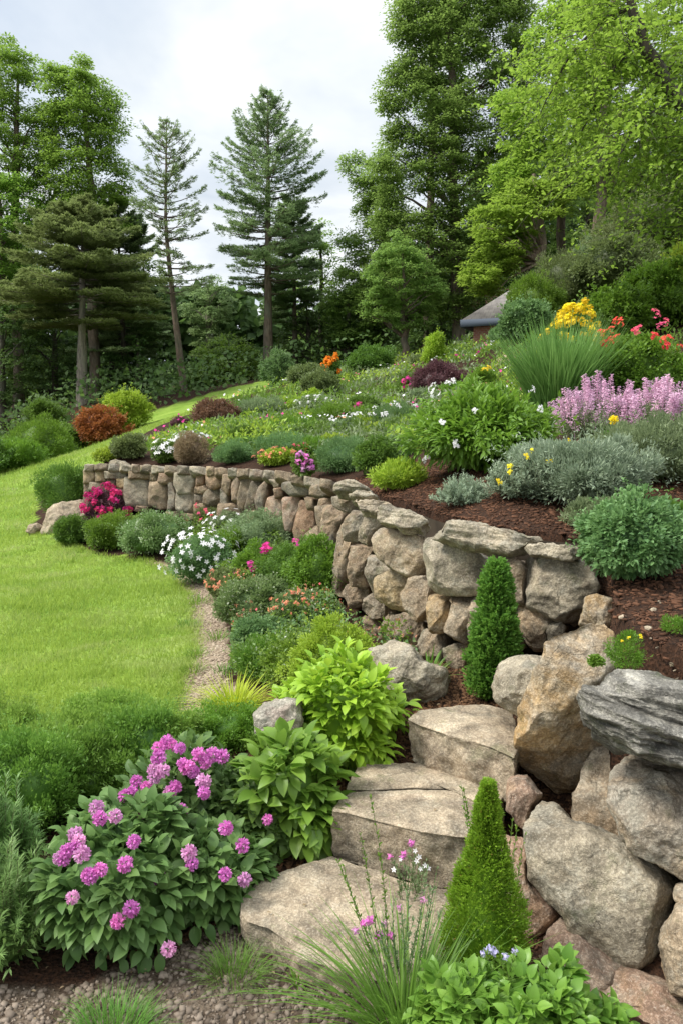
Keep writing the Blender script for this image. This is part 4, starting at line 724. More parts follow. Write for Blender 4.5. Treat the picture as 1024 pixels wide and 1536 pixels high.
# foot cover in front
for (x, y, w_, h_, lab, mt) in [(700, 1560, 190, 115, 'pale leafy ground plant at the foot of the grass clump', 'hosta'), (800, 1590, 240, 150, 'spreading pale green leafy plant below the cone conifer', 'hosta'), (890, 1600, 150, 90, 'leafy green plant lapping the brown ledge stone', 'hosta'), (640, 1600, 120, 70, 'small leafy plant under the arching grass blades', 'hosta')]:
    plant(x, y, w_, h_, 'broad', mt, lab, 'leafy_plant', 'plant', Y=2.12 if w_ > 160 else 2.15, L=.05, cover=2.8, nc=50, crad=.2, cap=5000, wid=1.15)
grassclump(610, 1590, 200, 230, 'grass', 'loose clump of long arching grass with pink blooms before the steps', n=520, width=.006, Y=2.15, foot=.35, tilt=.7, bend=(.2, 1.1))
def wiry(root_px, tips, label, Y, fls, col, kind='clu', size=9, mat='bluegreen', n=1, name='flowering_stem_plant', lf=True, dyt=0.0):
    b = AT(*root_px, Y); b[2] = hz(b[0], Y); root = empty(name, tuple(b), label, 'flowering plant'); g = Geo(); gl = Geo(); m = mpp(b)
    for (tx, ty) in tips:
        T = AT(tx, ty, Y+rng.uniform(-.06, .12)+dyt)-b; Mi = T*.5+np.array([rng.uniform(-.03, .03), 0, .03]); s0 = np.array([rng.uniform(-.03, .03), rng.uniform(-.03, .03), 0.])
        tubes3(g, s0[None], Mi[None], T[None], .0022, .0009, 9)
        if lf:
            k = int(max(10, np.linalg.norm(T)*110)); t = rng.uniform(.3, 1.0, k)[:, None]; p_ = s0*(1-t)**2+2*Mi*t*(1-t)+T*t*t; gl.put(LEAF2, p_, frames(unit(T)+rdir(k)*.8, rdir(k)+[0, 0, .8]), np.stack([np.full(k, .006), rng.uniform(.010, .02, k), np.full(k, .012)], 1))
    for (tx, ty) in fls: flower(kind, col, root, tuple(AT(tx, ty, Y+.01+dyt)-b), size*m*rng.uniform(.8, 1.15), (0, -.7, .6))
    obj('stem', g, M['stem'], root); obj('foliage', gl, M[mat], root); return root
wiry((590, 1500), [(555, 1195), (505, 1288), (515, 1300), (540, 1250)], 'tall thin leafy sprigs reaching over the stone steps', 2.3, [], 'pink', mat='fresh')
wiry((600, 1490), [(549, 1383), (533, 1397), (570, 1400), (585, 1402), (575, 1392), (574, 1382), (600, 1360), (634, 1352), (620, 1380), (645, 1330), (610, 1330), (590, 1350), (655, 1300), (665, 1360), (640, 1300)], 'wiry stems topped with a small cluster of pale pink blooms', 2.3, [(549, 1383), (544, 1386), (533, 1397), (570, 1402), (566, 1406), (585, 1403), (576, 1386), (598, 1362), (634, 1350), (556, 1380)], 'pink', size=8, mat='sage')
wiry((620, 1320), [(616, 1265), (585, 1286), (605, 1282), (625, 1282), (622, 1297), (637, 1305), (596, 1300), (640, 1290), (628, 1310), (610, 1300)], 'small plant with tiny pink and white flowers against the thick step', 2.75, [(616, 1265), (584, 1286), (605, 1281), (603, 1287)], 'pink', size=7, mat='sage')
wiry((612, 1325), [(622, 1276), (630, 1300), (640, 1305), (600, 1295), (620, 1290), (596, 1305)], 'sprig of tiny white flowers growing from the step joint', 2.72, [(622, 1277), (624, 1292), (637, 1299), (642, 1303), (600, 1290), (630, 1304), (590, 1305), (628, 1286)], 'white', kind='star', size=4, mat='sage')
wiry((760, 1440), [(735, 1425), (728, 1430), (772, 1427), (745, 1420), (757, 1440)], 'low stems with pale lilac-blue blooms under the cone conifer', 2.2, [(735, 1424), (728, 1427), (741, 1428), (772, 1427), (724, 1431), (757, 1436)], 'blue', size=8, mat='hosta')
wiry((745, 1420), [(690, 1172), (695, 1185), (715, 1200)], 'leafy sprig arching over the second step beside the conifer tip', 2.55, [], 'pink', mat='fresh')
wiry((760, 1430), [(788, 1248), (775, 1240), (768, 1232)], 'leafy sprig leaning onto the pinkish wedged stone', 2.5, [], 'pink', mat='fresh')
# feathery greens at the lower edge of the lawn
for i, (x, y, w_, h_, Y_, mt, lab) in enumerate([(30, 1270, 190, 200, 3.5, 'mid', 'dark feathery evergreen behind the rosemary sprigs'), (125, 1240, 180, 160, 3.75, 'mid', 'feathery mid-green evergreen between lawn edge and pink shrubs'), (215, 1180, 150, 130, 3.95, 'mid', 'dark plumed evergreen tip beside the path end'), (60, 1170, 220, 110, 4.3, 'fresh', 'light green feathery shrub merging with the lawn'), (170, 1120, 210, 75, 4.6, 'fresh', 'soft pale green feathery shrub at the lawn corner'), (-40, 1150, 200, 110, 4.4, 'fresh', 'light feathery shrub cut by the picture edge'), (255, 1150, 110, 95, 4.1, 'fresh', 'small yellowish feathery shrub where the path ends')]):
    plant(x, y, w_, h_, 'plume', {'mid': 'conif2', 'fresh': 'plume'}[mt], lab.replace('cut by the picture edge', 'growing out of the lawn beside the darker evergreens'), 'feathery_shrub', 'shrub', Y=Y_, L=.026, cover=2.8, nc=75, crad=.21, cap=26000, depth=.9, group='feathery evergreens')
for i, (x, y, w_, h_, Y_, lab) in enumerate([(-5, 1500, 180, 235, 2.6, 'rosemary-like bush of long needled sprigs beside the pink shrub'), (-5, 1330, 110, 160, 3.0, 'smaller rosemary-like bush with upright needled sprigs')]):
    plant(x, y, w_, h_, 'spray', 'rosem', lab, 'rosemary_bush', 'shrub', Y=Y_, L=.055, sp=dict(ns=64, m=95, W=.0052, cz=.35, up=.0, curve=.1), depth=.9, core=True)
plant(330, 1140, 150, 70, 'tiny', 'fresh', 'low yellow-green creeping plant between the grass tuft and pink shrub', 'creeping_plant', 'plant', L=.016, cover=4, nc=70, crad=.2, cap=16000)
plant(265, 1130, 70, 45, 'tiny', 'fresh', 'little creeping plant spilling on the path end', 'creeping_plant', 'plant', L=.016, cover=4)
plant(395, 1135, 60, 35, 'tiny', 'fresh', 'little creeping plant below the pink-faced boulder', 'creeping_plant', 'plant', L=.016, cover=4)
# bed between path and walls
bed = [(455, 1030, 130, 70, 'small', 'fresh', 'soft green leafy plant behind the yellow-green tuft', {}), (400, 1020, 110, 60, 'fine', 'grass', 'grassy green mound behind the yellow-green tuft', {}),
 (388, 975, 80, 50, 'small', 'bluegreen', 'small blue-green plant below the salmon-flowered one', {}), (383, 945, 125, 82, 'small', 'vari', 'variegated grey-green bush in the middle of the bed', {}),
 (452, 945, 90, 60, 'small', 'vari', 'salmon-orange flowering plant near the foot of the near wall', dict(fl=[dict(at=[(414, 912), (440, 890), (445, 905), (455, 900), (470, 895), (403, 958), (462, 905), (430, 905)], kind='clu2', col='salmon', size=6), dict(n=40, kind='clu2', col='salmon', size=3.5)])),
 (345, 900, 75, 42, 'small', 'olive', 'salmon-pink leafed plant spilling onto the path edge', dict(fl=[dict(at=[(323, 880), (335, 885), (350, 878), (345, 890), (330, 875), (378, 848), (355, 862)], kind='clu2', col='salmon', size=5), dict(n=40, kind='clu2', col='salmon', size=3.5)])),
 (400, 880, 100, 60, 'small', 'fresh', 'fresh green bush with magenta blooms in the bed', dict(fl=[dict(at=[(400, 818), (404, 824), (396, 826), (376, 846), (379, 852), (356, 862)], kind='clu', col='magenta', size=8)])),
 (455, 885, 115, 75, 'small', 'mid', 'large rounded grey-green shrub against the corner of the wall', dict(fl=[dict(at=[(443, 812), (446, 816)], kind='clu2', col='magenta', size=6)])),
 (478, 850, 80, 70, 'small', 'fresh', 'bright green shrub tucked under the far wall corner', dict(Y=6.9)),
 (385, 838, 110, 68, 'small', 'sage', 'mounded sage-green shrub before the reddish wall stones', {}),
 (345, 850, 60, 60, 'small', 'fresh', 'fresh green plant beside the white-flowered bush', {}),
 (300, 880, 95, 88, 'small', 'bluegreen', 'white-flowered bush covered in star-shaped blooms beside the path', dict(fl=[dict(n=100, kind='star', col='white', size=4.5, zmin=-.35, push=1.0, up=.2)])),
 (345, 812, 60, 42, 'small', 'sage', 'pale green bush sprinkled with small white blooms below the far wall', dict(fl=[dict(n=30, kind='star', col='white', size=4)])),
 (318, 800, 55, 40, 'small', 'olive', 'little olive plant at the far wall foot with red leaves', dict(fl=[dict(n=10, kind='clu2', col='rose', size=5, zmin=-.3)])),
 (228, 838, 105, 72, 'small', 'vari', 'light green shrub with whitish leaves before the far wall', {}), (168, 828, 100, 62, 'small', 'fresh', 'bright green rounded shrub before the far wall', {}), (105, 820, 55, 48, 'small', 'mid', 'small green shrub beside the large rounded boulder', {}),
 (155, 800, 62, 62, 'small', 'burg', 'crimson azalea in full bloom against the far wall', dict(fl=[dict(n=60, kind='clu', col='crimson', size=6.5, zmin=-.2)]))]
for x, y, w_, h_, st, mt, lab, kw in bed:
    nm = 'flowering_shrub' if 'fl' in kw else 'shrub'; plant(x, y, w_*1.22, h_*.95, st, mt, lab, nm, 'flowering plant' if 'fl' in kw else 'shrub', L=.028, cover=3.4, nc=60, crad=.24, cap=14000, **kw)
plant(95, 778, 84, 100, 'fine', 'mid', 'dark green feathery shrub at the end of the far wall', 'shrub', 'shrub', Y=13.0, L=.05, cover=4, nc=70, cap=14000)
# above the walls, nearest first
UPT = [
 (950, 890, 190, 165, 'small', 'bluegreen', 'large rounded blue-green bush at the wall corner above the pale block', dict(Y=3.75, L=.03, cover=3.6, nc=110, crad=.2, cap=24000)),
 (870, 790, 240, 150, 'fine', 'silver', 'broad grey-green lavender mass behind the rounded bush', dict(Y=5.1, L=.04, nc=120, crad=.16, cap=22000, cover=4)),
 (985, 760, 250, 145, 'fine', 'sage', 'sage-green mass below the pink spires', dict(Y=5.8, L=.04, nc=120, crad=.16, cap=20000, cover=4)),
 (790, 765, 135, 92, 'spray', 'silver', 'silvery needle-leaved bush with yellow blooms at its edge', dict(Y=5.15, L=.04, fl=[dict(at=[(764, 700), (764, 709), (749, 722), (789, 685), (797, 677), (812, 677), (823, 693), (850, 663)], kind='clu2', col='yellow', size=7)], sp=dict(ns=420, m=30, W=.008, cz=.2))),
 (905, 812, 120, 66, 'fine', 'sage', 'sage-green tuft filling in beside the rounded blue-green bush', dict(Y=4.55, L=.034, nc=70, crad=.2, cap=12000, cover=3.6)), (1005, 850, 110, 110, 'small', 'mid', 'fresh-leaved bush crowding the side of the rounded blue-green bush', dict(Y=4.1, L=.034, nc=60, crad=.22, cap=12000)),
 (1170, 760, 230, 150, 'fine', 'sage', 'wide sage-green bush far along the terrace', dict(Y=5.6, nc=90, crad=.18)), (1210, 900, 210, 150, 'small', 'fresh', 'bright green bush outermost on the near terrace', dict(Y=4.3, nc=70, crad=.2)), (1170, 650, 230, 120, 'small', 'mid', 'broad green bush past the pink spires', dict(Y=8.2, nc=90, crad=.2)),
 (697, 760, 85, 44, 'spray', 'silver', 'low silvery sprig bush on the mulch behind the capstones', dict(L=.034, sp=dict(ns=200, m=26, W=.007, cz=.2))),
 (725, 728, 245, 155, 'lance', 'fresh', 'large loose bright green bush with a few white blooms', dict(Y=6.6, L=.085, cover=3.4, nc=120, crad=.2, cap=17000, fl=[dict(at=[(713, 617), (796, 585), (808, 613), (684, 667), (664, 634), (652, 590), (640, 688)], kind='clu2', col='white', size=8)])),
 (600, 735, 85, 45, 'fine', 'lime', 'lime-green low tuft at the mulch edge', dict(L=.05)), (565, 712, 70, 55, 'small', 'mid', 'dense green mound beside the lime tuft', {}),
 (515, 712, 105, 56, 'fine', 'bluegreen', 'wide bluish-green mound above the wall corner', {}),
 (457, 712, 40, 34, 'small', 'mid', 'magenta-flowered plant hanging over the wall cap', dict(Y=8.75, zb=True, fl=[dict(at=[(452, 680), (460, 684), (448, 692), (456, 696), (466, 692), (455, 704), (463, 702), (448, 683), (468, 700), (459, 690)], kind='clu', col='pink', size=6.5)])),
 (417, 700, 58, 24, 'small', 'lime', 'low lime plant dusted with coral flowers on the far wall', dict(fl=[dict(n=24, kind='clu2', col='salmon', size=4)])), (450, 688, 26, 20, 'small', 'mid', 'little rose-red flowered tuft behind the wall cap', dict(fl=[dict(n=14, kind='clu2', col='rose', size=4)])),
 (940, 1003, 62, 60, 'fine', 'fresh', 'wispy green seedling on the soil above the tan boulder', dict(Y=2.78, zb=True, L=.014, cover=1.2, core=False, nc=24, fl=[dict(at=[(943, 957), (960, 955), (932, 962)], kind='clu2', col='yellow', size=4)])),
 (1018, 968, 50, 42, 'fine', 'fresh', 'wispy green seedling on the soil at the picture edge', dict(Y=3.0, L=.014, cover=1.5, core=False, nc=24)),
 (893, 1000, 22, 18, 'small', 'fresh', 'tiny green weed in the boulder crevice', dict(Y=2.72, zb=True, L=.012, core=False)),
 (350, 697, 65, 32, 'fine', 'bluegreen', 'low clipped sage-green mound on top of the far wall', {}), (425, 690, 110, 34, 'fine', 'bluegreen', 'long low hedge-like green mound behind the far wall', {}),
 (365, 664, 48, 24, 'fine', 'mid', 'small dark green clipped mound', {}), (285, 700, 60, 48, 'fine', 'dry', 'dry brown twiggy plant on top of the far wall', {}), (247, 697, 42, 34, 'small', 'mid', 'green plant with white blooms beside the dry brown one', dict(fl=[dict(n=40, kind='star', col='white', size=4.5)])),
 (190, 697, 60, 38, 'small', 'olive', 'olive shrub at the end of the far wall top', {}), (157, 698, 40, 22, 'small', 'lime', 'yellow-green plant overhanging the far wall end', {}), (285, 672, 60, 20, 'small', 'sage', 'low spread of white flowers on the mound', dict(fl=[dict(n=60, kind='star', col='white', size=4)])),
 (325, 632, 76, 36, 'small', 'brown', 'brown-purple leaved rounded bush on the slope', dict(Y=19)), (270, 645, 30, 20, 'small', 'burg', 'little purple-brown bush at the lawn edge', {}),
 (481, 592, 66, 42, 'small', 'olive', 'dark grey-green ball-shaped bush on the ridge', dict(Y=22)), (447, 690, 1, 1, None, None, None, None),
 (545, 625, 60, 32, 'small', 'mid', 'green mound with a magenta bloom cluster', dict(fl=[dict(at=[(533, 610), (538, 607)], kind='clu', col='magenta', size=6)])), (595, 640, 90, 36, 'fine', 'bluegreen', 'soft sage mound between white blooms', dict(fl=[dict(n=20, kind='clu2', col='white', size=4)])),
 (500, 640, 80, 34, 'fine', 'fresh', 'feathery yellow-green mound at mid slope', {}), (440, 650, 80, 26, 'fine', 'fresh', 'low spreading bright mound at mid slope', {}), (395, 628, 80, 30, 'fine', 'sage', 'pale feathery mound below the ball-shaped bush', {}),
 (590, 690, 60, 36, 'small', 'vari', 'cream-edged leafy mound beside the large loose bush', {}), (470, 620, 60, 26, 'small', 'vari', 'pale mound with white blooms below the ball bush', dict(fl=[dict(n=16, kind='clu2', col='white', size=4)])),
 (618, 590, 50, 30, 'small', 'mid', 'magenta-blooming mound below the burgundy shrub', dict(fl=[dict(at=[(605, 572), (612, 568), (620, 570), (615, 577), (625, 576), (608, 580), (630, 566)], kind='clu', col='magenta', size=6)])),
 (660, 592, 95, 48, 'small', 'burg', 'burgundy-leaved spreading shrub on the ridge', {}), (652, 560, 34, 68, 'lance', 'lime', 'upright yellow-green shrub standing above the burgundy one', dict(Y=24)),
 (690, 600, 60, 26, 'small', 'fresh', 'low green mound dotted with white flowers', dict(fl=[dict(at=[(646, 585), (650, 578), (680, 572), (672, 575), (700, 580)], kind='clu2', col='white', size=6)])), (725, 590, 50, 42, 'lance', 'fresh', 'leafy plant with pale yellow and pink blooms', dict(fl=[dict(at=[(731, 553), (726, 555)], kind='clu2', col='yellow', size=7), dict(at=[(707, 575)], kind='clu', col='lilac', size=6)])),
 (768, 545, 80, 58, 'small', 'bluegreen', 'spreading blue-green shrub hiding the foot of the shed', dict(Y=22)), (557, 566, 68, 56, 'small', 'mid', 'mid-green bush on the ridge before the dark woods', dict(Y=30)), (418, 577, 54, 54, 'small', 'bluegreen', 'rounded green bush where the lawn meets the woods', dict(Y=36)),
 (460, 560, 60, 16, 'small', 'olive', 'low olive bush beside the orange blooms', dict(Y=29)), (498, 560, 26, 28, 'small', 'mid', 'bright orange-flowered bush on the skyline', dict(Y=27, fl=[dict(n=26, kind='clu', col='orange', size=5)])),
 (960, 610, 160, 125, 'small', 'fresh', 'tall leafy bush dotted with coral-red blooms', dict(Y=10.5, L=.06, nc=90, crad=.2, cap=18000, fl=[dict(at=[(931, 484), (918, 495), (909, 500), (906, 517), (917, 511), (925, 508), (902, 499), (979, 505), (1002, 508), (993, 511), (1019, 522), (997, 520), (924, 482)], kind='clu2', col='red', size=9), dict(at=[(957, 495), (952, 498), (997, 484), (991, 489), (982, 471)], kind='clu2', col='rose', size=9)])),
 (857, 600, 92, 142, 'small', 'mid', 'bushy shrub smothered in yellow blooms behind the tall grass', dict(Y=12.2, L=.06, fl=[dict(n=99, kind='clu', col='yellow', size=8, zmin=.25), ])),
]
for row in UPT:
    x, y, w_, h_, st, mt, lab, kw = row
    if st is None: continue
    kw = dict(kw); kw.setdefault('L', .04); kw.setdefault('cover', 3.2); kw.setdefault('nc', 50); kw.setdefault('cap', 9000)
    lab = lab.replace(' at the picture edge', ' beside the small pale pebbles'); nm = 'flowering_shrub' if 'fl' in kw and kw['L'] > .02 else 'seedling' if kw['L'] < .02 else 'shrub'
    plant(x, y, w_, h_, st, mt, lab, nm, 'plant' if nm == 'seedling' else 'flowering plant' if 'fl' in kw else 'shrub', **kw)
grassclump(838, 592, 122, 150, 'tallg', 'tall fountain of green ornamental grass beside the yellow blooms', n=1500, width=.02, foot=.55, tilt=.35, bend=(.05, .4), Y=10.5)
grassclump(935, 668, 60, 40, 'grass', 'grassy tuft with yellow flowers below the pink spires', n=200, width=.01, foot=.6)
for lab, x, y, w_, h_, Y_ in [('broad mass of lilac-pink flower spires beside the tall grass', 900, 672, 130, 100, 8.2), ('second mass of dusty pink flower spires near the coral-red blooms', 1005, 680, 130, 112, 7.8)]:
    root, r, m = plant(x, y, w_, h_*.72, 'fine', 'sage', lab, 'flowering_perennial', 'flowering plant', Y=Y_, L=.05, cover=2.6, cap=7000)
    n = 96
    for k in range(n):
        a = rng.uniform(0, 6.28); q = math.sqrt(rng.random()); x_ = math.cos(a)*q*r[0]; y_ = math.sin(a)*q*r[1]; z_ = r[2]*(.95-.75*q*q)*rng.uniform(.8, 1.05)
        flower('spike', 'lilac', root, (x_, y_, z_), .27*rng.uniform(.8, 1.25), (math.cos(a)*q*.35+rng.normal()*.1, math.sin(a)*q*.35-.05, 1))
for col, word in [('sage', 'grey-green'), ('fresh', 'fresh green'), ('lime', 'yellow-green'), ('mid', 'deep green')]:
    for k in range(8):
        x = rng.uniform(360, 690); y = rng.uniform(598, 690); plant(x, y, rng.uniform(38, 80), rng.uniform(14, 26), 'fine' if k % 2 else 'small', col, 'low %s mound among the slope perennials' % word, 'perennial_mound', 'plant', L=.05, cover=2.6, nc=24, cap=2500, group='low %s mounds on the slope' % word)
wiry((925, 700), [(920, 630), (928, 644), (922, 661), (887, 666), (1022, 666), (905, 690)], 'thin stalks with yellow blooms rising from the sage-green mass', 6.6, [(920, 630), (928, 643), (930, 647), (922, 661), (887, 666), (1022, 666)], 'yellow', kind='pom2', size=6.5, mat='tallg')
# ---------- trees
M['t_mid'] = leafmat('crown_green', (.09, .17, .03), (.25, .37, .085), trans=.5, rough=.6, ns=.35)
M['t_dark'] = leafmat('crown_dark', (.035, .075, .018), (.12, .20, .045), trans=.4, rough=.6, ns=.3)
M['t_bright'] = leafmat('crown_bright', (.10, .20, .022), (.29, .43, .06), trans=.55, rough=.5, ns=.5)
M['t_pale'] = leafmat('crown_pale', (.12, .20, .06), (.26, .36, .14), trans=.4, ns=.4)
M['t_fresh'] = leafmat('crown_fresh', (.08, .17, .02), (.24, .37, .06), trans=.5, ns=.4)
M['pine'] = leafmat('needle_pine', (.09, .15, .055), (.25, .34, .14), trans=.45, rough=.6, ns=.4)
M['hemlock'] = leafmat('needle_hemlock', (.10, .14, .045), (.26, .33, .11), trans=.4, rough=.6, ns=.4)
def bark(name, a, b):
    t = NT(name); pos = t.N('NewGeometry').outputs['Position']; mp = t.N('Mapping', None, Vector=pos, Scale=(1, 1, .22)).outputs[0]
    n = t.noise(mp, 9, 5, .7); c = t.mix(t.ramp(n, [(.38, 0.), (.62, 1.)]), a, b); c = t.mix(t.ramp(t.noise(pos, 1.5, 3), [(.45, 0.), (.7, .5)]), c, (.13, .15, .1))
    p = t.N('BsdfPrincipled', None, Base_Color=c, Roughness=.9, Normal=t.bump(n, 1, .05)); t.link(p, t.out.inputs[0]); return t.m
BK = {'grey': bark('bark_grey', (.13, .11, .09), (.30, .26, .21)), 'brown': bark('bark_brown', (.07, .05, .035), (.18, .13, .095)), 'dark': bark('bark_dark', (.035, .028, .02), (.09, .07, .05)), 'tan': bark('bark_tan', (.16, .11, .08), (.34, .25, .19))}
def pedge(Q, poly):
    P_ = np.array(poly, float); d = np.full(len(Q), 1e9)
    for a, b in zip(P_, np.roll(P_, -1, 0)):
        e = b-a; t = np.clip(((Q-a)@e)/(e@e+1e-9), 0, 1); d = np.minimum(d, np.linalg.norm(Q-a-t[:, None]*e, axis=1))
    return d
def twigs_and_trunk(root, b, path, cl, bk, m, nl=26, flare=1.3, rl=.0):
    """path: trunk points local + radii; limbs to the clusters"""
    g = Geo(); Pt = np.array([p[:3] for p in path]); R_ = np.array([p[3] for p in path])
    n = 14; t = np.linspace(0, 1, n); k = np.linspace(0, 1, len(Pt)); C = np.stack([np.interp(t, k, Pt[:, i]) for i in range(3)], 1); rr = np.interp(t, k, R_); rr[0] *= flare
    C[1:-1] += rng.normal(size=(n-2, 3))*rr[1:-1, None]*.25; tube(g, C, rr, 10, rough=.18, seed=int(abs(b[0])*10))
    if len(cl):
        idx = rng.choice(len(cl), min(nl, len(cl)), replace=False); A, Mi, B_, r0 = [], [], [], []
        for c in cl[idx]:
            z = np.clip(c[2]-np.linalg.norm(c[:2]-C[0, :2])*rng.uniform(.5, .9), C[0, 2]+(C[-1, 2]-C[0, 2])*.25, C[-1, 2]); a = np.array([np.interp(z, C[:, 2], C[:, i]) for i in range(3)]); r_ = np.interp(z, C[:, 2], rr)
            A.append(a); B_.append(c); Mi.append((a+c)/2+np.array([0, 0, .12*np.linalg.norm(c-a)])); r0.append(r_*.5)
        L6 = Geo()
        for a, mi, c, r_ in zip(A, Mi, B_, r0):
            tt = np.linspace(0, 1, 7)[:, None]; tube(g, a*(1-tt)**2+2*mi*tt*(1-tt)+c*tt*tt+np.r_[[[0, 0, 0]], rng.normal(size=(6, 3))*r_*.5], np.linspace(r_, max(.012, r_*.15), 7), 5)
    return obj('trunk', g, BK[bk], root)
def crown_tree(base, Y, poly, trunk, mat, label, ncl=200, cr=12, per=110, lp=4.2, depth=None, bk='brown', name='broadleaf_tree', cat='tree', group=None, tr=.3, flat=.62, nl=26, asp=.6, tpl=QUAD, gaps=None, up=.9):
    bx, by = base; b = AT(bx, by, Y); b[2] = hz(b[0], Y); m = mpp(AT(bx, 300, Y)); root = empty(name, tuple(b), label, cat, group)
    P_ = np.array(poly, float); lo, hi = P_.min(0), P_.max(0); Q = rng.uniform(lo, hi, (ncl*12, 2)); ok = inpoly(Q, [tuple(p) for p in poly]); Q = Q[ok]; ed = pedge(Q, poly)
    ok = ed+11*fbm(np.stack([Q[:, 0]/26, Q[:, 1]/26, Q[:, 0]*0+bx], -1), 2, 71) > cr*rng.uniform(.0, .75, len(Q)); Q, ed = Q[ok], ed[ok]
    if gaps: ok = vn(np.stack([Q[:, 0]/gaps[0], Q[:, 1]/gaps[0], Q[:, 0]*0], -1), 77) > gaps[1]; Q, ed = Q[ok], ed[ok]
    Q, ed = Q[:ncl], ed[:ncl]; n = len(Q); D_ = (depth or (hi[0]-lo[0])*.9)*m; mx = ed.max()
    dy = rng.uniform(-.5, .5, n)*D_*np.sqrt(np.clip(ed/mx, .1, 1)); C = AT(Q[:, 0], Q[:, 1], Y+dy)-b
    k = rng.integers(0, n, n*per); N = len(k); o = rdir(N); o[:, 2] = np.abs(o[:, 2])*.8-.25; rad = rng.random(N)**.45; cs = cr*m*rng.uniform(.6, 1.35, n)
    az = rng.uniform(0, 6.28, n); st = 1+rng.uniform(0, .7, n); off = o*(rad*cs[k])[:, None]; ca, sa = np.cos(az[k]), np.sin(az[k]); u_ = (off[:, 0]*ca+off[:, 1]*sa)*st[k]; v_ = -off[:, 0]*sa+off[:, 1]*ca
    off = np.stack([u_*ca-v_*sa, u_*sa+v_*ca, off[:, 2]*flat/.62], 1)
    pos = C[k]+off; dr = unit(o*[1, 1, .4]+rdir(N)*.5+np.array([0, 0, -.15])); s = lp*m*rng.uniform(.6, 1.25, N)
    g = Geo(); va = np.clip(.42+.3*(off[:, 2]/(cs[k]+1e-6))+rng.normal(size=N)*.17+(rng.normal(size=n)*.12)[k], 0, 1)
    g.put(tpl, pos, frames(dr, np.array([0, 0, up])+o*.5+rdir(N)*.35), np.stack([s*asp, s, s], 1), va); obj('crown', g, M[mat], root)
    path = [(*(AT(x, y, Y)-b), r_) for x, y, r_ in trunk]; path[0] = (*(np.array(path[0][:3])*[1, 1, 0]+[0, 0, -.2]), path[0][3]); twigs_and_trunk(root, b, path, C, bk, m, nl); return root
def pine(base, Y, top, prof, mat, label, bk='brown', whorls=30, per=5, r0=.22, z0=.3, lean=(), elev=((0, -.15), (.5, .0), (1, .7)), tuft=1.0, name='pine_tree', side=None, L=5.5, den=1.0, bot=.35, group=None, dens=9):
    bx, by = base; b = AT(bx, by, Y); b[2] = hz(b[0], Y); m = mpp(AT(bx, 350, Y)); T = AT(*top, Y)-b; root = empty(name, tuple(b), label, 'tree', group)
    ks = [0, *[l[0] for l in lean], 1]; xs_ = [0, *[l[1]*m for l in lean], T[0]]
    P_ = lambda t: np.stack([np.interp(t, ks, xs_), 0*t+T[1]*t, T[2]*t], -1)
    gt = Geo(); t = np.linspace(0, 1, 18); tr_ = P_(t); tr_[0, 2] = -.2; tube(gt, tr_, r0*(1-t*.93)+.01, 9, rough=.15)
    pos, dr, nn, sc, va = [], [], [], [], []
    for w_ in range(whorls):
        tz = z0+(1-z0)*((w_+rng.uniform(0, .6))/whorls)**.92
        if tz > .995 or tz < z0: continue
        c = P_(np.array([tz]))[0]; Lb = np.interp(tz, [p[0] for p in prof], [p[1] for p in prof])*m; el = np.interp(tz, [e[0] for e in elev], [e[1] for e in elev])
        for q in range(per):
            a = rng.uniform(0, 6.28) if q else rng.choice([0.1, 3.0]); l_ = Lb*rng.uniform(.38, 1.15)
            if side is not None: l_ *= np.interp(math.cos(a), [-1, 1], side(tz))
            if l_ < 2*m: l_ = 2*m
            d = np.array([math.cos(a), math.sin(a), 0]); E_ = c+d*l_+np.array([0, 0, l_*el*rng.uniform(.7, 1.3)]); Mi = c+d*l_*.5+np.array([0, 0, l_*el*.2-.05*l_]); 
            tt = np.linspace(0, 1, 6)[:, None]; tube(gt, c*(1-tt)**2+2*Mi*tt*(1-tt)+E_*tt*tt, np.linspace(min(.05, r0*.25)*(1-tz*.6), .012, 6), 4)
            k = int(max(6, dens*den*l_/m/6)); u = rng.uniform(bot, 1.03, k)[:, None]; p0 = c*(1-u)**2+2*Mi*u*(1-u)+E_*u*u; s_ = np.array([-d[1], d[0], 0])
            lat = rng.choice([-1, 1], k)*rng.uniform(.0, .32, k)*l_*np.interp(u.ravel(), [bot, .6, 1.03], [.5, 1, .15]); p0 = p0+s_*lat[:, None]+d*np.abs(lat)[:, None]*.5+rng.normal(size=(k, 3))*[.6*m, .6*m, 1.0*m]
            j = int(7*tuft); pp = np.repeat(p0, j, 0); n = len(pp); dd = unit(d*.7+s_*np.sign(np.repeat(lat, j))[:, None]*.6+rdir(n)*[.7, .7, .45]+[0, 0, .25])
            pos.append(pp+rng.normal(size=(n, 3))*m*1.2*[1, 1, .5]); dr.append(dd); nn.append(rdir(n)*.5+[0, 0, .8]); sc.append(L*m*rng.uniform(.6, 1.2, n)); va.append(np.clip(rng.normal(.5, .2, n), 0, 1))
    pos, dr, nn, sc, va = [np.concatenate(x) for x in (pos, dr, nn, sc, va)]
    g = Geo(); g.put(QUAD, pos, frames(dr, nn), np.stack([sc*.26, sc, sc], 1), va); obj('crown', g, M[mat], root); obj('trunk', gt, BK[bk], root); return root
FG = 'trees of the woods round the garden'
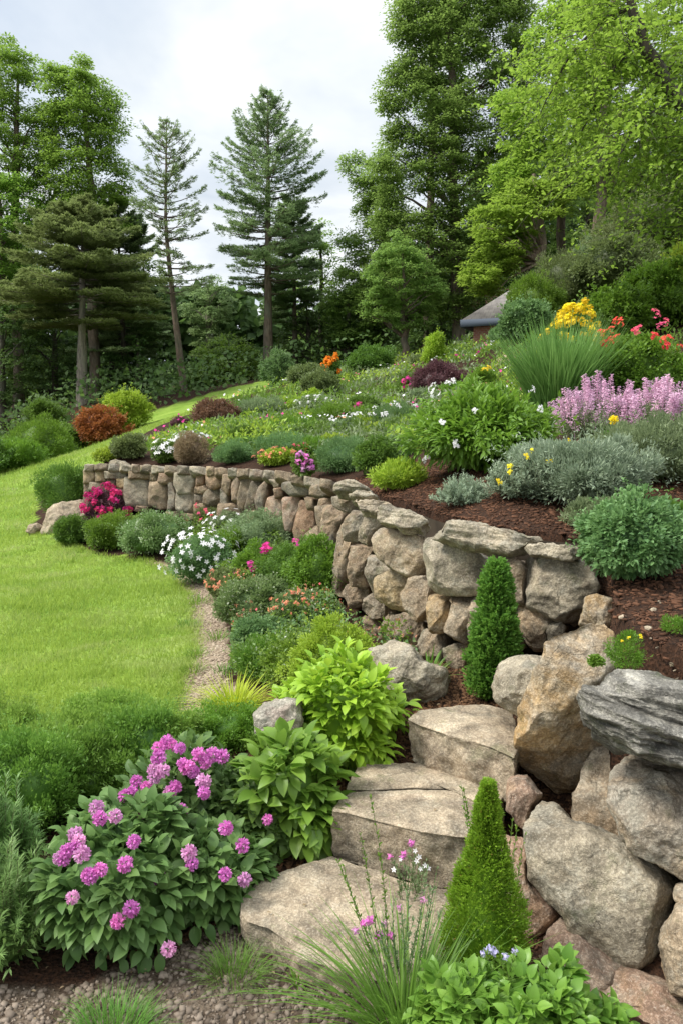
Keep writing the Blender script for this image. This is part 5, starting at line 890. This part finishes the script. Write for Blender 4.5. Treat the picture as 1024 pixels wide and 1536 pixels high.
# far row, reads as one dark mass
g = Geo(); n = 64000; a = rng.uniform(-60, 75, n); topz = 13+5*fbm(np.stack([a*.15, a*0, a*0], -1), 3, 5)+np.clip((a-2)*.6, 0, 16); zz_ = topz*rng.random(n)**.8*(1+.12*fbm(np.stack([a, a*0, a*0], -1), 3, 8)); zz_ = np.where(np.abs(a+12.5) < 5, np.minimum(zz_, 10.5), zz_)
pp = np.stack([a, 66+rng.uniform(-3, 3, n)-.1*np.abs(a), zz_+1], 1); s = rng.uniform(.5, 1.1, n); g.put(QUAD, pp, frames(rdir(n)*[1, .5, .6], rdir(n)*.5+[0, -.7, .6]), np.stack([s*.8, s, s], 1)); o = obj('woods', g, M['t_dark']); tag(o, 'dark mass of distant woods behind every other tree', 'woods', kind='stuff')
g = Geo(); n = 26000; a = rng.uniform(-40, 30, n); yy = rng.uniform(34, 56, n)-.1*np.abs(a); pp = np.stack([a, yy, 0*a], 1); kp_ = ~inpoly(pp[:, :2], LAWN) & (sdist(pp[:, :2], FAULT) < 0) | (yy > 44); pp = pp[kp_]; n = len(pp); pp[:, 2] = height(pp[:, :2])+rng.random(n)**1.5*1.8; s = rng.uniform(.16, .36, n); g.put(QUAD, pp, frames(rdir(n), rdir(n)*.5+[0, -.4, .8]), np.stack([s*.7, s, s], 1)); tag(obj('undergrowth', g, M['t_dark']), 'dark undergrowth covering the floor of the woods', 'undergrowth', kind='stuff')
T_ = crown_tree
# dark evergreens / understorey of the woods, left to right
for i, (x, top, w_, Y_, mt, lab) in enumerate([(-70, 250, 170, 47, 't_mid', 'mid-green woodland tree mostly beyond the picture side'), (25, 330, 130, 48, 't_mid', 'green woodland tree standing under the tall twin-crowned broadleaf'), (0, 440, 120, 43, 't_dark', 'low dark woodland tree behind the feathery bank of shrubs'), (80, 440, 120, 47, 't_dark', 'dark woodland tree directly behind the grey hemlock trunk'), (165, 400, 110, 49, 't_dark', 'dark tall tree between hemlock and leaning pine'), (215, 370, 90, 50, 't_dark', 'dark woodland tree whose right side meets the leaning pine'),
    (205, 480, 100, 45, 't_dark', 'short dark tree behind the lime-green shrub'), (480, 330, 90, 52, 't_mid', 'green woodland tree beside the smaller broken pine'), (520, 420, 110, 47, 't_dark', 'dark tree behind the mid-green ridge bush'), (460, 440, 90, 49, 't_dark', 'dark tree filling the gap below the smaller broken pine'), (560, 390, 110, 51, 't_dark', 'dark tall tree behind the round-crowned small tree'), (660, 380, 120, 46, 't_dark', 'dark tree between the round-crowned tree and the shed'), (720, 330, 110, 48, 't_dark', 'dark tree above the shed roof'), (790, 260, 130, 46, 't_dark', 'dark tree behind the slim grey-brown trunks'), (880, 200, 150, 45, 't_mid', 'mid-green tree filling the gap between the slope trunks'), (990, 160, 150, 43, 't_mid', 'mid-green tree behind the overhanging boughs'), (640, 470, 80, 43, 't_dark', 'short dark tree left of the shed')]):
    lab = lab.replace('mostly beyond the picture side', 'outermost of the woods').replace('whose right side meets', 'touching').replace('left of the shed', 'nearest the red shed wall'); bt = 600 if x < 250 else 560
    bt = min(bt, top+330); h_ = bt-top; pl = [(x-.06*w_, top), (x+.08*w_, top-6), (x+.28*w_, top+.14*h_), (x+.5*w_, top+.42*h_), (x+.48*w_, top+.8*h_), (x+.3*w_, bt+10), (x-.3*w_, bt+10), (x-.5*w_, top+.82*h_), (x-.46*w_, top+.4*h_), (x-.25*w_, top+.15*h_)]
    T_((x, bt+5), Y_, pl, [(x, bt, .22), (x+3, top+.5*h_, .15), (x, top+20, .05)], mt, lab, ncl=int(w_*h_/210), cr=13, per=75, lp=5.0, bk='dark', name='woodland_tree', group=FG, nl=10)
T_((310, 560), 60, [(285, 420), (315, 408), (345, 425), (352, 470), (345, 540), (290, 545), (275, 480)], [(312, 590, .3), (312, 440, .08)], 't_pale', 'pale green distant broadleaf tree seen through the gap below the sky', ncl=110, cr=9, per=90, lp=3.6, bk='grey', group=FG)
T_((350, 590), 47, [(290, 520), (330, 500), (375, 515), (400, 545), (395, 590), (330, 605), (280, 585)], [(345, 600, .15), (345, 530, .05)], 't_fresh', 'low bushy bright green tree at the lawn edge beneath the pines', ncl=110, cr=12, per=90, lp=4.4, bk='dark', group=FG)
T_((300, 600), 46, [(272, 560), (300, 540), (335, 560), (340, 600), (300, 612), (268, 600)], [(303, 605, .1), (303, 570, .04)], 't_mid', 'low dark-leaved bushy tree at the foot of the leaning pine', ncl=60, cr=11, per=80, lp=4.4, bk='dark', group=FG)
T_((30, 620), 46, [(-60, 62), (0, 52), (30, 60), (58, 80), (52, 130), (70, 180), (78, 240), (60, 300), (-10, 300), (-60, 300)], [(26, 620, .34), (24, 250, .2), (28, 90, .04)], 't_fresh', 'tall broadleaf tree with loose airy crown outermost against the sky', ncl=300, cr=14, per=95, lp=4.4, gaps=(22, -.62), group=FG)
T_((20, 620), 44, [(-60, 260), (20, 250), (60, 280), (70, 330), (50, 400), (30, 470), (-60, 470)], [(0, 620, .25), (0, 300, .08)], 't_fresh', 'bright green broadleaf tree low beside the hemlock', ncl=330, cr=13, per=95, lp=4.6, group=FG)
T_((140, 620), 45, [(56, 120), (72, 94), (100, 100), (125, 84), (142, 104), (160, 122), (186, 155), (180, 180), (200, 202), (180, 225), (200, 262), (190, 300), (200, 350), (60, 360), (55, 290), (50, 250), (62, 200), (48, 160)], [(140, 620, .34), (138, 300, .22), (122, 120, .05)], 't_fresh', 'tall broadleaf tree with billowing crown rising above the hemlock', ncl=560, cr=15, per=95, lp=4.4, gaps=(24, -.62), group=FG)
pine((190, 610), 46, (175, 300), [(.3, 70), (.6, 60), (.85, 40), (1, 8)], 'pine', 'dark layered evergreen behind the hemlock crown', whorls=30, per=6, z0=.25, bk='dark', den=1.4, group=FG, tuft=1.2)
pine((123, 606), 38, (124, 300), [(.38, 70), (.45, 112), (.55, 124), (.66, 100), (.8, 84), (.92, 44), (1, 12)], 'hemlock', 'hemlock with a straight pale grey trunk and broad drooping brownish-green tiers', bk='grey', whorls=21, per=8, r0=.27, z0=.40, elev=((0, -.12), (.6, -.02), (1, .35)), name='hemlock_tree', L=5.6, den=1.1, bot=.25, group=FG, dens=11)
pine((277, 590), 42, (250, 182), [(.35, 55), (.5, 62), (.6, 60), (.7, 55), (.85, 42), (1, 6)], 'pine', 'slender leaning pine with sparse tufted branches', bk='brown', whorls=30, per=5, r0=.2, z0=.36, lean=[(.35, -14), (.62, -22)], elev=((0, .0), (.5, .1), (.75, .45), (1, 1.1)), side=lambda t: (.25, 1.1) if t < .62 else (1, 1), den=.55, bot=.5, group=FG, L=4.6, tuft=.9)
pine((402, 545), 46, (402, 137), [(.25, 50), (.4, 78), (.55, 78), (.68, 76), (.82, 48), (.93, 22), (1, 4)], 'pine', 'tall symmetrical pine, tallest in the middle of the sky gap', bk='brown', whorls=40, per=6, r0=.3, z0=.3, elev=((0, -.05), (.5, .1), (.75, .45), (1, 1.2)), den=.62, bot=.35, group=FG, L=4.4, dens=11)
pine((443, 550), 49, (440, 300), [(.25, 45), (.5, 48), (.8, 38), (1, 14)], 'pine', 'smaller rounded pine leaning on the tallest pine', bk='brown', whorls=24, per=6, r0=.2, z0=.3, den=1.3, bot=.25, group=FG, L=5)
T_((575, 560), 47, [(512, 242), (535, 228), (560, 232), (580, 200), (600, 260), (615, 330), (610, 430), (590, 520), (500, 530), (478, 480), (500, 400), (508, 345), (540, 300)], [(575, 560, .3), (572, 250, .06)], 't_mid', 'tall grey-green broadleaf tree bordering the open sky', ncl=480, cr=15, per=95, lp=4.4, bk='brown', gaps=(20, -.62), group=FG)
T_((690, 560), 42, [(598, -60), (585, 20), (592, 70), (562, 140), (575, 190), (556, 250), (570, 300), (556, 340), (570, 400), (600, 450), (690, 490), (760, 420), (790, 300), (800, 120), (800, -60)], [(688, 560, .36), (682, 300, .26), (672, -80, .1)], 't_mid', 'very tall broadleaf tree whose crown runs out of the picture top beside the sky', ncl=1700, cr=16, per=85, lp=4.6, bk='brown', gaps=(26, -.62), depth=120, group=FG, nl=40)
T_((640, 560), 45, [(620, -60), (650, -20), (640, 60), (610, 130), (640, 200), (700, 150), (720, -60)], [(640, 560, .3), (650, 0, .1)], 't_fresh', 'lighter green tree peeping beside the very tall broadleaf', ncl=150, cr=13, per=90, lp=4.6, group=FG)
T_((607, 548), 38, [(588, 350), (604, 342), (622, 352), (650, 388), (664, 440), (652, 482), (620, 500), (572, 492), (544, 466), (550, 410), (568, 372)], [(608, 548, .19), (606, 490, .15), (604, 380, .04)], 't_mid', 'small round-crowned tree with a short brown trunk on the ridge', ncl=230, cr=10, per=100, lp=3.8, bk='brown', group=FG)
# slope trees, near
SGp = 'bright trees on the upper slope'
T_((815, 400), 31, [(700, 440), (690, 400), (712, 352), (700, 330), (740, 300), (770, 265), (830, 260), (860, 320), (840, 350), (800, 345), (790, 385), (760, 420), (735, 450)], [(815, 402, .17), (812, 340, .15), (800, 260, .07)], 't_bright', 'yellow-green tree whose boughs sweep down toward the shed roof', ncl=230, cr=15, per=95, lp=5.6, bk='tan', group=SGp, flat=.45, gaps=(26, -.62))
T_((842, 392), 33, [(730, 290), (760, 200), (745, 150), (790, 80), (830, -60), (930, -60), (930, 200), (900, 300), (850, 300), (790, 300)], [(842, 395, .2), (839, 250, .17), (845, -60, .06)], 't_bright', 'bright green tree with a dark straight trunk above the grey shrubs', ncl=480, cr=16, per=100, lp=5.2, bk='brown', group=SGp, flat=.5, gaps=(30, -.62))
T_((893, 376), 29, [(850, 300), (860, 200), (830, 100), (880, -60), (1100, -60), (1120, 250), (1050, 330), (960, 300), (930, 330), (900, 280)], [(892, 380, .25), (902, 290, .2), (905, 100, .13), (930, -60, .08)], 't_bright', 'large bright tree with a pinkish-tan trunk rising from the slope shrubs', ncl=520, cr=17, per=100, lp=5.6, bk='tan', group=SGp, flat=.5, gaps=(34, -.62))
# overhanging boughs: a tree standing outside on the bank
b = AT(1230, 420, 15.0); b[2] = hz(b[0], b[1]); root = empty('overhanging_tree', tuple(b), 'near tree on the bank reaching dark crooked boughs and drooping sprays across the top corner', 'tree', SGp); m = mpp(AT(1000, 200, 15))
gt = Geo(); tk = [np.array([0, 0, -.2]), AT(1215, 200, 15)-b, AT(1180, 0, 15)-b, AT(1160, -200, 15)-b]; tube(gt, tk, [.3, .25, .2, .1], 10, rough=.15)
def bough(pts, r0, r1, Y):
    P_ = [AT(x, y, Y+dy)-b for x, y, dy in pts]; n = 12; t = np.linspace(0, 1, n); k = np.linspace(0, 1, len(P_)); A = np.array(P_); C = np.stack([np.interp(t, k, A[:, i]) for i in range(3)], 1); C[1:-1] += rng.normal(size=(n-2, 3))*.02; tube(gt, C, np.linspace(r0*1.4, r1*1.4, n), 7, rough=.2); return C
bo = [bough([(1200, 260, 0), (1080, 215, 0), (1010, 145, 0), (975, 80, 0), (950, 20, 0), (930, -60, 0)], .11, .05, 15), bough([(1180, 20, 0), (1090, 60, .3), (1020, 100, .5), (950, 112, .5), (880, 118, .8)], .06, .012, 15), bough([(960, 50, 0), (915, 110, .4), (880, 180, .8), (850, 240, 1.0)], .03, .008, 15),
 bough([(945, 10, 0), (900, 30, .5), (850, 90, .8), (810, 170, 1)], .03, .008, 15), bough([(1010, 145, 0), (960, 180, -.4), (930, 230, -.5)], .03, .008, 15), bough([(1100, 200, 0), (1030, 235, 0), (970, 250, .5), (930, 300, .6)], .04, .008, 15), bough([(1150, -40, 0), (1050, -20, 0), (960, -40, .5), (860, -30, 1)], .06, .012, 15), bough([(1080, 215, 0), (1050, 280, 0), (1010, 330, .3)], .03, .008, 15)]
obj('trunk', gt, BK['dark'], root)
g = Geo(); gs = Geo(); n = 430; src = np.concatenate(bo); k = rng.integers(0, len(src), n); a = src[k]+rng.normal(size=(n, 3))*.12; e = a+np.stack([rng.normal(-.25, .35, n), rng.normal(0, .5, n), rng.normal(-.30, .28, n)], 1)*1.5; mi = (a+e)/2+np.array([0, 0, .18]); tubes3(gs, a, mi, e, .009, .003, 6)
mm = 34; t = rng.uniform(.15, 1.02, (n, mm, 1)); pos = (a[:, None]*(1-t)**2+2*mi[:, None]*t*(1-t)+e[:, None]*t*t).reshape(-1, 3); N = len(pos); pos = pos+rng.normal(size=(N, 3))*.10; s = .105*rng.uniform(.6, 1.2, N)
g.put(LEAF2, pos, frames(rdir(N)*[1, 1, .5]+[0, 0, -.2], rdir(N)*.5+[0, 0, .9]), np.stack([s*.6, s, s], 1)); obj('crown', g, M['t_bright'], root); obj('branch', gs, BK['dark'], root)
bpy.context.view_layer.update()
# shrubs of the upper slope and lawn edge
for x, y, w_, h_, st, mt, lab, Y_, nm in [(1000, 460, 260, 180, 'small', 'olive', 'huge dark olive shrub climbing to the trunks at the side of the slope', 24, 'shrub'), (930, 440, 150, 100, 'small', 'olive', 'grey-olive shrub below the pinkish-tan trunk', 22, 'shrub'), (860, 450, 150, 90, 'fine', 'olive', 'grey-green rhododendron-like shrub beneath the straight dark trunk', 23, 'shrub'), (905, 385, 90, 50, 'small', 'sage', 'pale flowered grey shrub around the foot of the tan trunk', 26, 'shrub'),
  (800, 480, 95, 85, 'fine', 'fresh', 'light green arching shrub beside the shed roof', 22, 'shrub'), (790, 520, 90, 80, 'small', 'bluegreen', 'dense blue-green shrub before the shed wall', 20, 'shrub'), (1010, 500, 170, 120, 'small', 'fresh', 'bright green shrub above the coral-red blooms', 17, 'shrub'), (925, 510, 120, 95, 'small', 'fresh', 'bright green shrub between yellow and coral-red blooms', 16.5, 'shrub'), (1060, 420, 130, 90, 'small', 'lime', 'lime shrub on the bank beneath the huge olive one', 17, 'shrub'), (880, 520, 90, 60, 'small', 'mid', 'mid-green shrub behind the yellow blooms', 15.5, 'shrub'), (640, 560, 70, 30, 'small', 'olive', 'low grey-olive shrub at the ridge below the round-crowned tree', 27, 'shrub'), (700, 560, 70, 30, 'small', 'bluegreen', 'low shrub at the ridge before the shed', 25, 'shrub'),
  (150, 665, 84, 60, 'small', 'rust', 'rust-red rounded bush at the far lawn edge', 27, 'shrub'), (188, 655, 84, 78, 'lance', 'lime', 'lime-green arching shrub beside the rust-red bush', 29, 'shrub'), (60, 690, 120, 75, 'fine', 'fresh', 'feathery light green shrub bank along the far lawn', 24.5, 'shrub'), (15, 712, 110, 62, 'fine', 'fresh', 'soft green shrub at the near end of the lawn-side bank', 22, 'shrub'), (-45, 725, 110, 80, 'small', 'mid', 'broad green shrub outermost of the lawn-side bank', 21, 'shrub'), (65, 640, 60, 60, 'lance', 'mid', 'upright loose shrub rising behind the feathery bank', 28, 'shrub'), (100, 668, 60, 40, 'small', 'mid', 'small green shrub between feathery bank and rust-red bush', 27, 'shrub'), (205, 690, 1, 1, None, None, None, 0, None)]:
    if st: plant(x, y, w_, h_, st, mt, lab.replace('at the side of the slope', 'on the steep bank'), nm, 'shrub', Y=Y_, L=.09, cover=3.4, nc=90, crad=.18, cap=15000, group='shrubs on the slope and lawn edge', minpx=4)
# ---------- shed
b = AT(735, 520, 25.5); b[2] = AT(699, 488, 24)[2]-2.2; root = empty('garden_shed', tuple(b+np.array([.12, 0, .12])), 'small red-walled shed with a grey shingled hipped roof, mostly behind shrubs', 'shed'); ev = AT(716, 483, 24)-b
x0, y0, ze = ev[0]+.3, ev[1]+.3, ev[2]; x1, y1 = x0+3.4, y0+3.0
def boxg(g, lo, hi):
    x, y, z = zip(lo, hi); V = [(x[i], y[j], z[k]) for i in (0, 1) for j in (0, 1) for k in (0, 1)]; g.add(V, [[[0, 1, 3, 2], [4, 6, 7, 5], [0, 4, 5, 1], [2, 3, 7, 6], [0, 2, 6, 4], [1, 5, 7, 3]]])
t = NT('brick_wall'); pos = t.N('TexCoord').outputs['Object']; sx_ = t.N('SeparateXYZ', None, Vector=pos); uv = t.N('CombineXYZ', None, i0=t.math('ADD', sx_.outputs[0], sx_.outputs[1]), i1=sx_.outputs[2]).outputs[0]
br = t.N('TexBrick', None, Vector=uv, Color1=(.26, .09, .055), Color2=(.34, .13, .08), Mortar=(.3, .25, .2), Scale=4.0); p = t.N('BsdfPrincipled', None, Base_Color=br.outputs[0], Roughness=.9); t.link(p, t.out.inputs[0]); MBR = t.m
t = NT('shingle'); pos = t.N('TexCoord').outputs['Object']; br = t.N('TexBrick', None, Vector=pos, Color1=(.13, .115, .11), Color2=(.22, .2, .18), Mortar=(.05, .045, .04), Scale=3.2); br.inputs['Row Height'].default_value = .5
p = t.N('BsdfPrincipled', None, Base_Color=t.mix(.5, br.outputs[0], t.ramp(t.noise(pos, 3, 4), [(.3, (.10, .09, .085)), (.7, (.27, .25, .23))])), Roughness=.85); t.link(p, t.out.inputs[0]); MSH = t.m
g = Geo(); boxg(g, (x0, y0, -1.0), (x1, y1, ze-.01)); obj('wall', g, MBR, root, smooth=False)
zr = ze+1.45; e_ = .3; A = [(x0-e_, y0-e_, ze), (x1+e_, y0-e_, ze), (x1+e_, y1+e_, ze), (x0-e_, y1+e_, ze), (x0+1.45, (y0+y1)/2, zr), (x1-1.45, (y0+y1)/2, zr)]
g = Geo(); g.add(A, [[[0, 1, 5, 4], [2, 3, 4, 5]], [[1, 2, 5], [3, 0, 4]], [[3, 2, 1, 0]]]); obj('roof', g, MSH, root, smooth=False)
g = Geo(); boxg(g, (x0-e_-.03, y0-e_-.04, ze-.22), (x1+e_+.03, y0-e_+.02, ze-.002)); boxg(g, (x0-e_-.05, y0-e_+.021, ze-.22), (x0-e_+.01, y1+e_, ze-.002)); obj('fascia', g, plainmat('slate_blue_paint', (.06, .075, .10)), root, smooth=False)
root.rotation_euler = (0, 0, -.42)
# ---------- lawn blades, mulch, gravel, slope cover
def pick(n, x, y): return np.stack([rng.uniform(*x, n), rng.uniform(*y, n)], 1)
def put3(Q): return np.concatenate([Q, height(Q)[:, None]], 1)
# lawn: density falls with distance, blades widen so that the turf stays closed
N = 270000; u = rng.random(N); Yv = 2.6*(28/2.6)**(u**1.0); hw = .50*Yv+1; X = rng.uniform(-1, .35, N)*hw; Q = np.stack([X, Yv], 1); Q = Q[inpoly(Q+rng.normal(size=Q.shape)*.02, LAWN) & (sdist(Q, FAULT) < .2)]
P3 = put3(Q); n = len(P3); d = unit(rng.normal(size=(n, 3))*[.42, .42, .1]+[0, 0, 1]); sc = .035+.0022*P3[:, 1]; L_ = sc*rng.uniform(.6, 1.4, n)*(1+.3*vn(P3*[1.3, 1.3, 0], 9)+.9*np.clip(vn(P3*[4.5, 4.5, 0], 19)-.25, 0, 1)); wd = .0032+.0011*P3[:, 1]; g = Geo()
tt = rng.random(n)*6.28; sd = np.stack([np.cos(tt), np.sin(tt), 0*tt], 1); V = np.stack([P3-sd*wd[:, None]*.5, P3+sd*wd[:, None]*.5, P3+d*L_[:, None]], 1); g.add(V, [np.arange(3*n).reshape(n, 3)], np.repeat(np.clip(rng.normal(.5, .2, n), 0, 1), 3))
tag(obj('lawn_grass', g, M['lawn']), 'mown bright green lawn grass sweeping past the far wall', 'grass', kind='stuff')
# ragged grass along the path edge
ed = np.array(gp([(215, 842), (258, 866), (280, 898), (292, 940), (290, 985), (268, 1040), (225, 1090)])); k = rng.integers(0, len(ed)-1, 5000); tt = rng.random((5000, 1)); Q = ed[k]*(1-tt)+ed[k+1]*tt+rng.normal(size=(5000, 2))*[.05, .05]; g = Geo(); P3 = put3(Q); blades(g, P3, unit(rng.normal(size=(5000, 3))*[.5, .5, .1]+[.15, -.1, .9]), rng.uniform(.03, .075, 5000), .005, rng.uniform(.1, .8, 5000), 3); tag(obj('edge_grass', g, M['lawn']), 'ragged grass fringe where lawn meets path', 'grass', kind='stuff')
def chips(name, region, n, size, mat, label, cat, asp=.35, avoid=(), thick=.25):
    Q = pick(n, *region); ok = np.ones(len(Q), bool)
    for f in avoid: ok &= ~f(Q)
    Q = Q[ok]; P3 = put3(Q); n = len(P3); s = size*(.35+1.3*rng.random(n)**2.2); B_ = np.array([[-1, -1, -1], [1, -.8, -1], [.9, 1, -1], [-.8, .9, -1], [-.8, -.8, 1], [.9, -.9, .8], [.7, .8, 1], [-.9, .7, .7]])*.5
    f = [[[0, 3, 2, 1], [4, 5, 6, 7], [0, 1, 5, 4], [1, 2, 6, 5], [2, 3, 7, 6], [3, 0, 4, 7]]]; a = rng.random(n)*6.28; y = np.stack([np.cos(a), np.sin(a), rng.normal(size=n)*.25], 1)
    g = Geo(); g.put((B_, f), P3+[0, 0, size*.1], frames(y, rdir(n)*.3+[0, 0, 1]), np.stack([s*asp*rng.uniform(.6, 1.4, n), s, s*thick], 1)); return tag(obj(name, g, mat, smooth=False), label, cat, kind='stuff')
ML_ = lambda a, b: leafmat(a, *b, trans=0, rough=.9, spec=.2)
mul = ML_('bark_chip', ((.035, .017, .010), (.16, .075, .042))); gra = ML_('gravel_stone', ((.08, .062, .045), (.33, .275, .21))); pth = ML_('path_chip', ((.20, .145, .10), (.52, .45, .32)))
low = lambda Q: sdist(Q, FAULT) > 0
chips('mulch', ((-.9, 1.5), (2.6, 5)), 26000, .028, mul, 'dark red-brown bark mulch around the steps', 'mulch', avoid=[low, lambda Q: inpoly(Q, LAWN), lambda Q: inpoly(Q, GRAV)])
chips('mulch', ((-.6, 4.2), (2.5, 8.5)), 60000, .028, mul, 'dark red-brown bark mulch on the bed above the near wall', 'mulch', avoid=[lambda Q: sdist(Q, FAULT) < 0])
chips('gravel', ((-2, 1.3), (1.9, 3.2)), 17000, .017, gra, 'grey-brown gravel and soil before the lowest step', 'gravel', asp=.8, thick=.6, avoid=[low, lambda Q: ~inpoly(Q, GRAV)])
chips('path_chips', ((-2.6, -.3), (4, 8.6)), 22000, .024, pth, 'pale tan chips covering the curved path', 'path chips', asp=.5, avoid=[lambda Q: ~inpoly(Q, PATH)])
for i, (x, y, s_) in enumerate([(868, 903, 7), (934, 925, 4), (980, 915, 5), (988, 903, 5), (990, 905, 4), (971, 943, 5), (975, 957, 4), (985, 971, 5), (1007, 996, 5), (1012, 1005, 5), (230, 1496, 6), (192, 1470, 4), (163, 1500, 4), (300, 1440, 4), (262, 1462, 4), (1015, 1018, 6)]):
    p_ = hit(x, y)
    if p_ is None: continue
    m = mpp(p_); a_ = [(x+math.cos(t)*s_*rng.uniform(.8, 1.2), y+math.sin(t)*s_*.6) for t in np.linspace(0, 6.28, 8)[:-1]]
    rock('pebble', a_, Y=p_[1], n=(0, -.5, .9), thick=s_*m*.8, bulge=s_*m*.4, rnd=s_*m*.3, mat=MAT_STEP, NS=24, K=8, seed=500+i, chop=4, planes=1, label='pale pebble lying loose on the bare soil', cat='pebble', group='pale pebbles on the soil')
# low carpet of perennials over the slope: nobody could count it
for nm, mt, lab, sd_i, tpl, nn_ in [('ground_cover', 'fresh', 'carpet of fresh green perennials over the whole slope', 1, QUAD, 26000), ('ground_cover', 'sage', 'patches of grey-green low foliage through the slope carpet', 2, QUAD, 15000), ('ground_cover', 'lime', 'patches of yellow-green low foliage through the slope carpet', 3, QUAD, 15000), ('ground_cover', 'mid', 'patches of darker low foliage through the slope carpet', 4, QUAD, 14000)]:
    Yv = 9*(38/9)**rng.random(nn_*5); X = rng.uniform(-.36, .62, nn_*5)*Yv; Q = np.stack([X, Yv], 1); ok = (sdist(Q, FAULT) > .55+.03*(Yv-9)); Q = Q[ok]
    f = vn(np.concatenate([Q*[.75, .45], 0*Q[:, :1]], 1), 40+sd_i); Q = Q[f > (.0 if sd_i > 1 else -.3)][:nn_]; P3 = put3(Q); n = len(P3); hh = (.10+.16*np.clip(vn(np.concatenate([Q*[1.4, 1.0], 0*Q[:, :1]], 1), 60+sd_i)+.4, 0, 1))*(1+P3[:, 1]*.02)
    P3[:, 2] += hh*rng.random(n)**.6; s = (.04+.0042*P3[:, 1])*rng.uniform(.6, 1.2, n); g = Geo(); g.put(tpl, P3, frames(rdir(n)*.7+[0, 0, .6], rdir(n)*.6+[0, -.2, .6]), np.stack([s*.4, s, s], 1)); tag(obj(nm, g, M[mt]), lab, 'ground cover', kind='stuff')
for col, n_, lab in [('white', 320, 'white blossom specks scattered through the slope carpet'), ('salmon', 110, 'salmon blossom specks scattered through the slope carpet'), ('magenta', 160, 'magenta blossom specks scattered through the slope carpet')]:
    Yv = 10*(32/10)**rng.random(n_*8); X = rng.uniform(-.34, .4, n_*8)*Yv; Q = np.stack([X, Yv], 1); f = vn(np.concatenate([Q*[1.5, .9], 0*Q[:, :1]], 1), 90+n_); Q = Q[(sdist(Q, FAULT) > .6) & (f > .52)][:n_]; P3 = put3(Q); n = len(P3); P3[:, 2] += .22*(1+P3[:, 1]*.02); s = (.03+.0028*P3[:, 1])*rng.uniform(.6, 1.1, n); g = Geo(); g.put(QUAD, P3, frames(rdir(n), rdir(n)*.3+[0, -.3, 1]), np.stack([s, s, s], 1)); tag(obj('small_blossom', g, P[col]), lab, 'blossom', kind='stuff')

# low filler foliage in the bed between path and walls
BED = gp([(345, 1040), (350, 980), (338, 915), (308, 875), (262, 845), (225, 838)])+[tuple(q) for q in (WP-WN*-.15)[1:9]]+gp([(600, 1010), (560, 1060), (450, 1090)])
for mt, lab, k_, nn_, q_ in [('fresh', 'low fresh green filler foliage between the bed shrubs', 1, 22000, -.3), ('vari', 'pale variegated filler foliage between the bed shrubs', 2, 13000, .0), ('salmon', 'reddish and orange tinted low foliage between the bed shrubs', 3, 4500, .25), ('bluegreen', 'blue-green filler foliage between the bed shrubs', 4, 8000, .05)]:
    Q = pick(nn_*6, (-4.2, 1.2), (4.0, 12.3)); Q = Q[inpoly(Q, BED)]; f = vn(np.concatenate([Q*1.6, 0*Q[:, :1]], 1), 140+k_); Q = Q[f > q_][:nn_]; P3 = put3(Q); n = len(P3); hh = .09+.2*np.clip(vn(np.concatenate([Q*2.6, 0*Q[:, :1]], 1), 160+k_)+.5, 0, 1); P3[:, 2] += hh*rng.random(n)**.6
    s = (.022+.0022*P3[:, 1])*rng.uniform(.6, 1.2, n); g = Geo(); g.put(QUAD, P3, frames(rdir(n)*.8+[0, 0, .5], rdir(n)*.6+[0, -.2, .7]), np.stack([s*.55, s, s], 1)); tag(obj('ground_cover', g, M[mt]), lab, 'ground cover', kind='stuff')

# fallen leaves and petals on steps, soil and gravel
g = Geo(); n = 420; Q = pick(n, (-1.3, 1.0), (2.2, 4.2)); z = height(Q)+.03; c_ = LEAF2; a = rng.random(n)*6.28; s = rng.uniform(.008, .02, n)
for zt, pl in [(.165, c2([(60, 750), (200, 670), (335, 625), (600, 700), (740, 760), (720, 900), (480, 1000), (265, 940), (120, 830)])), (.356, c2([(360, 450), (500, 395), (760, 390), (820, 500), (640, 500), (480, 460)])), (.565, c2([(610, 135), (740, 100), (930, 120), (940, 230), (730, 170)]))]:
    m_ = inpoly(Q, [tuple(ONZ(*q, zt)[:2]) for q in pl]); z = np.where(m_, zt+.014, z)
keep = rng.random(n) < np.where(z > height(Q)+.04, .25, 1); Q, z, a, s = Q[keep], z[keep], a[keep], s[keep]; n = len(Q)
g.put(LEAF2, np.concatenate([Q, z[:, None]], 1), frames(np.stack([np.cos(a), np.sin(a), 0*a], 1), rdir(n)*.25+[0, 0, 1]), np.stack([s*.5, s, s], 1)); tag(obj('leaf_litter', g, M['dry']), 'dry fallen leaves scattered on mulch and steps', 'leaf litter', kind='stuff')
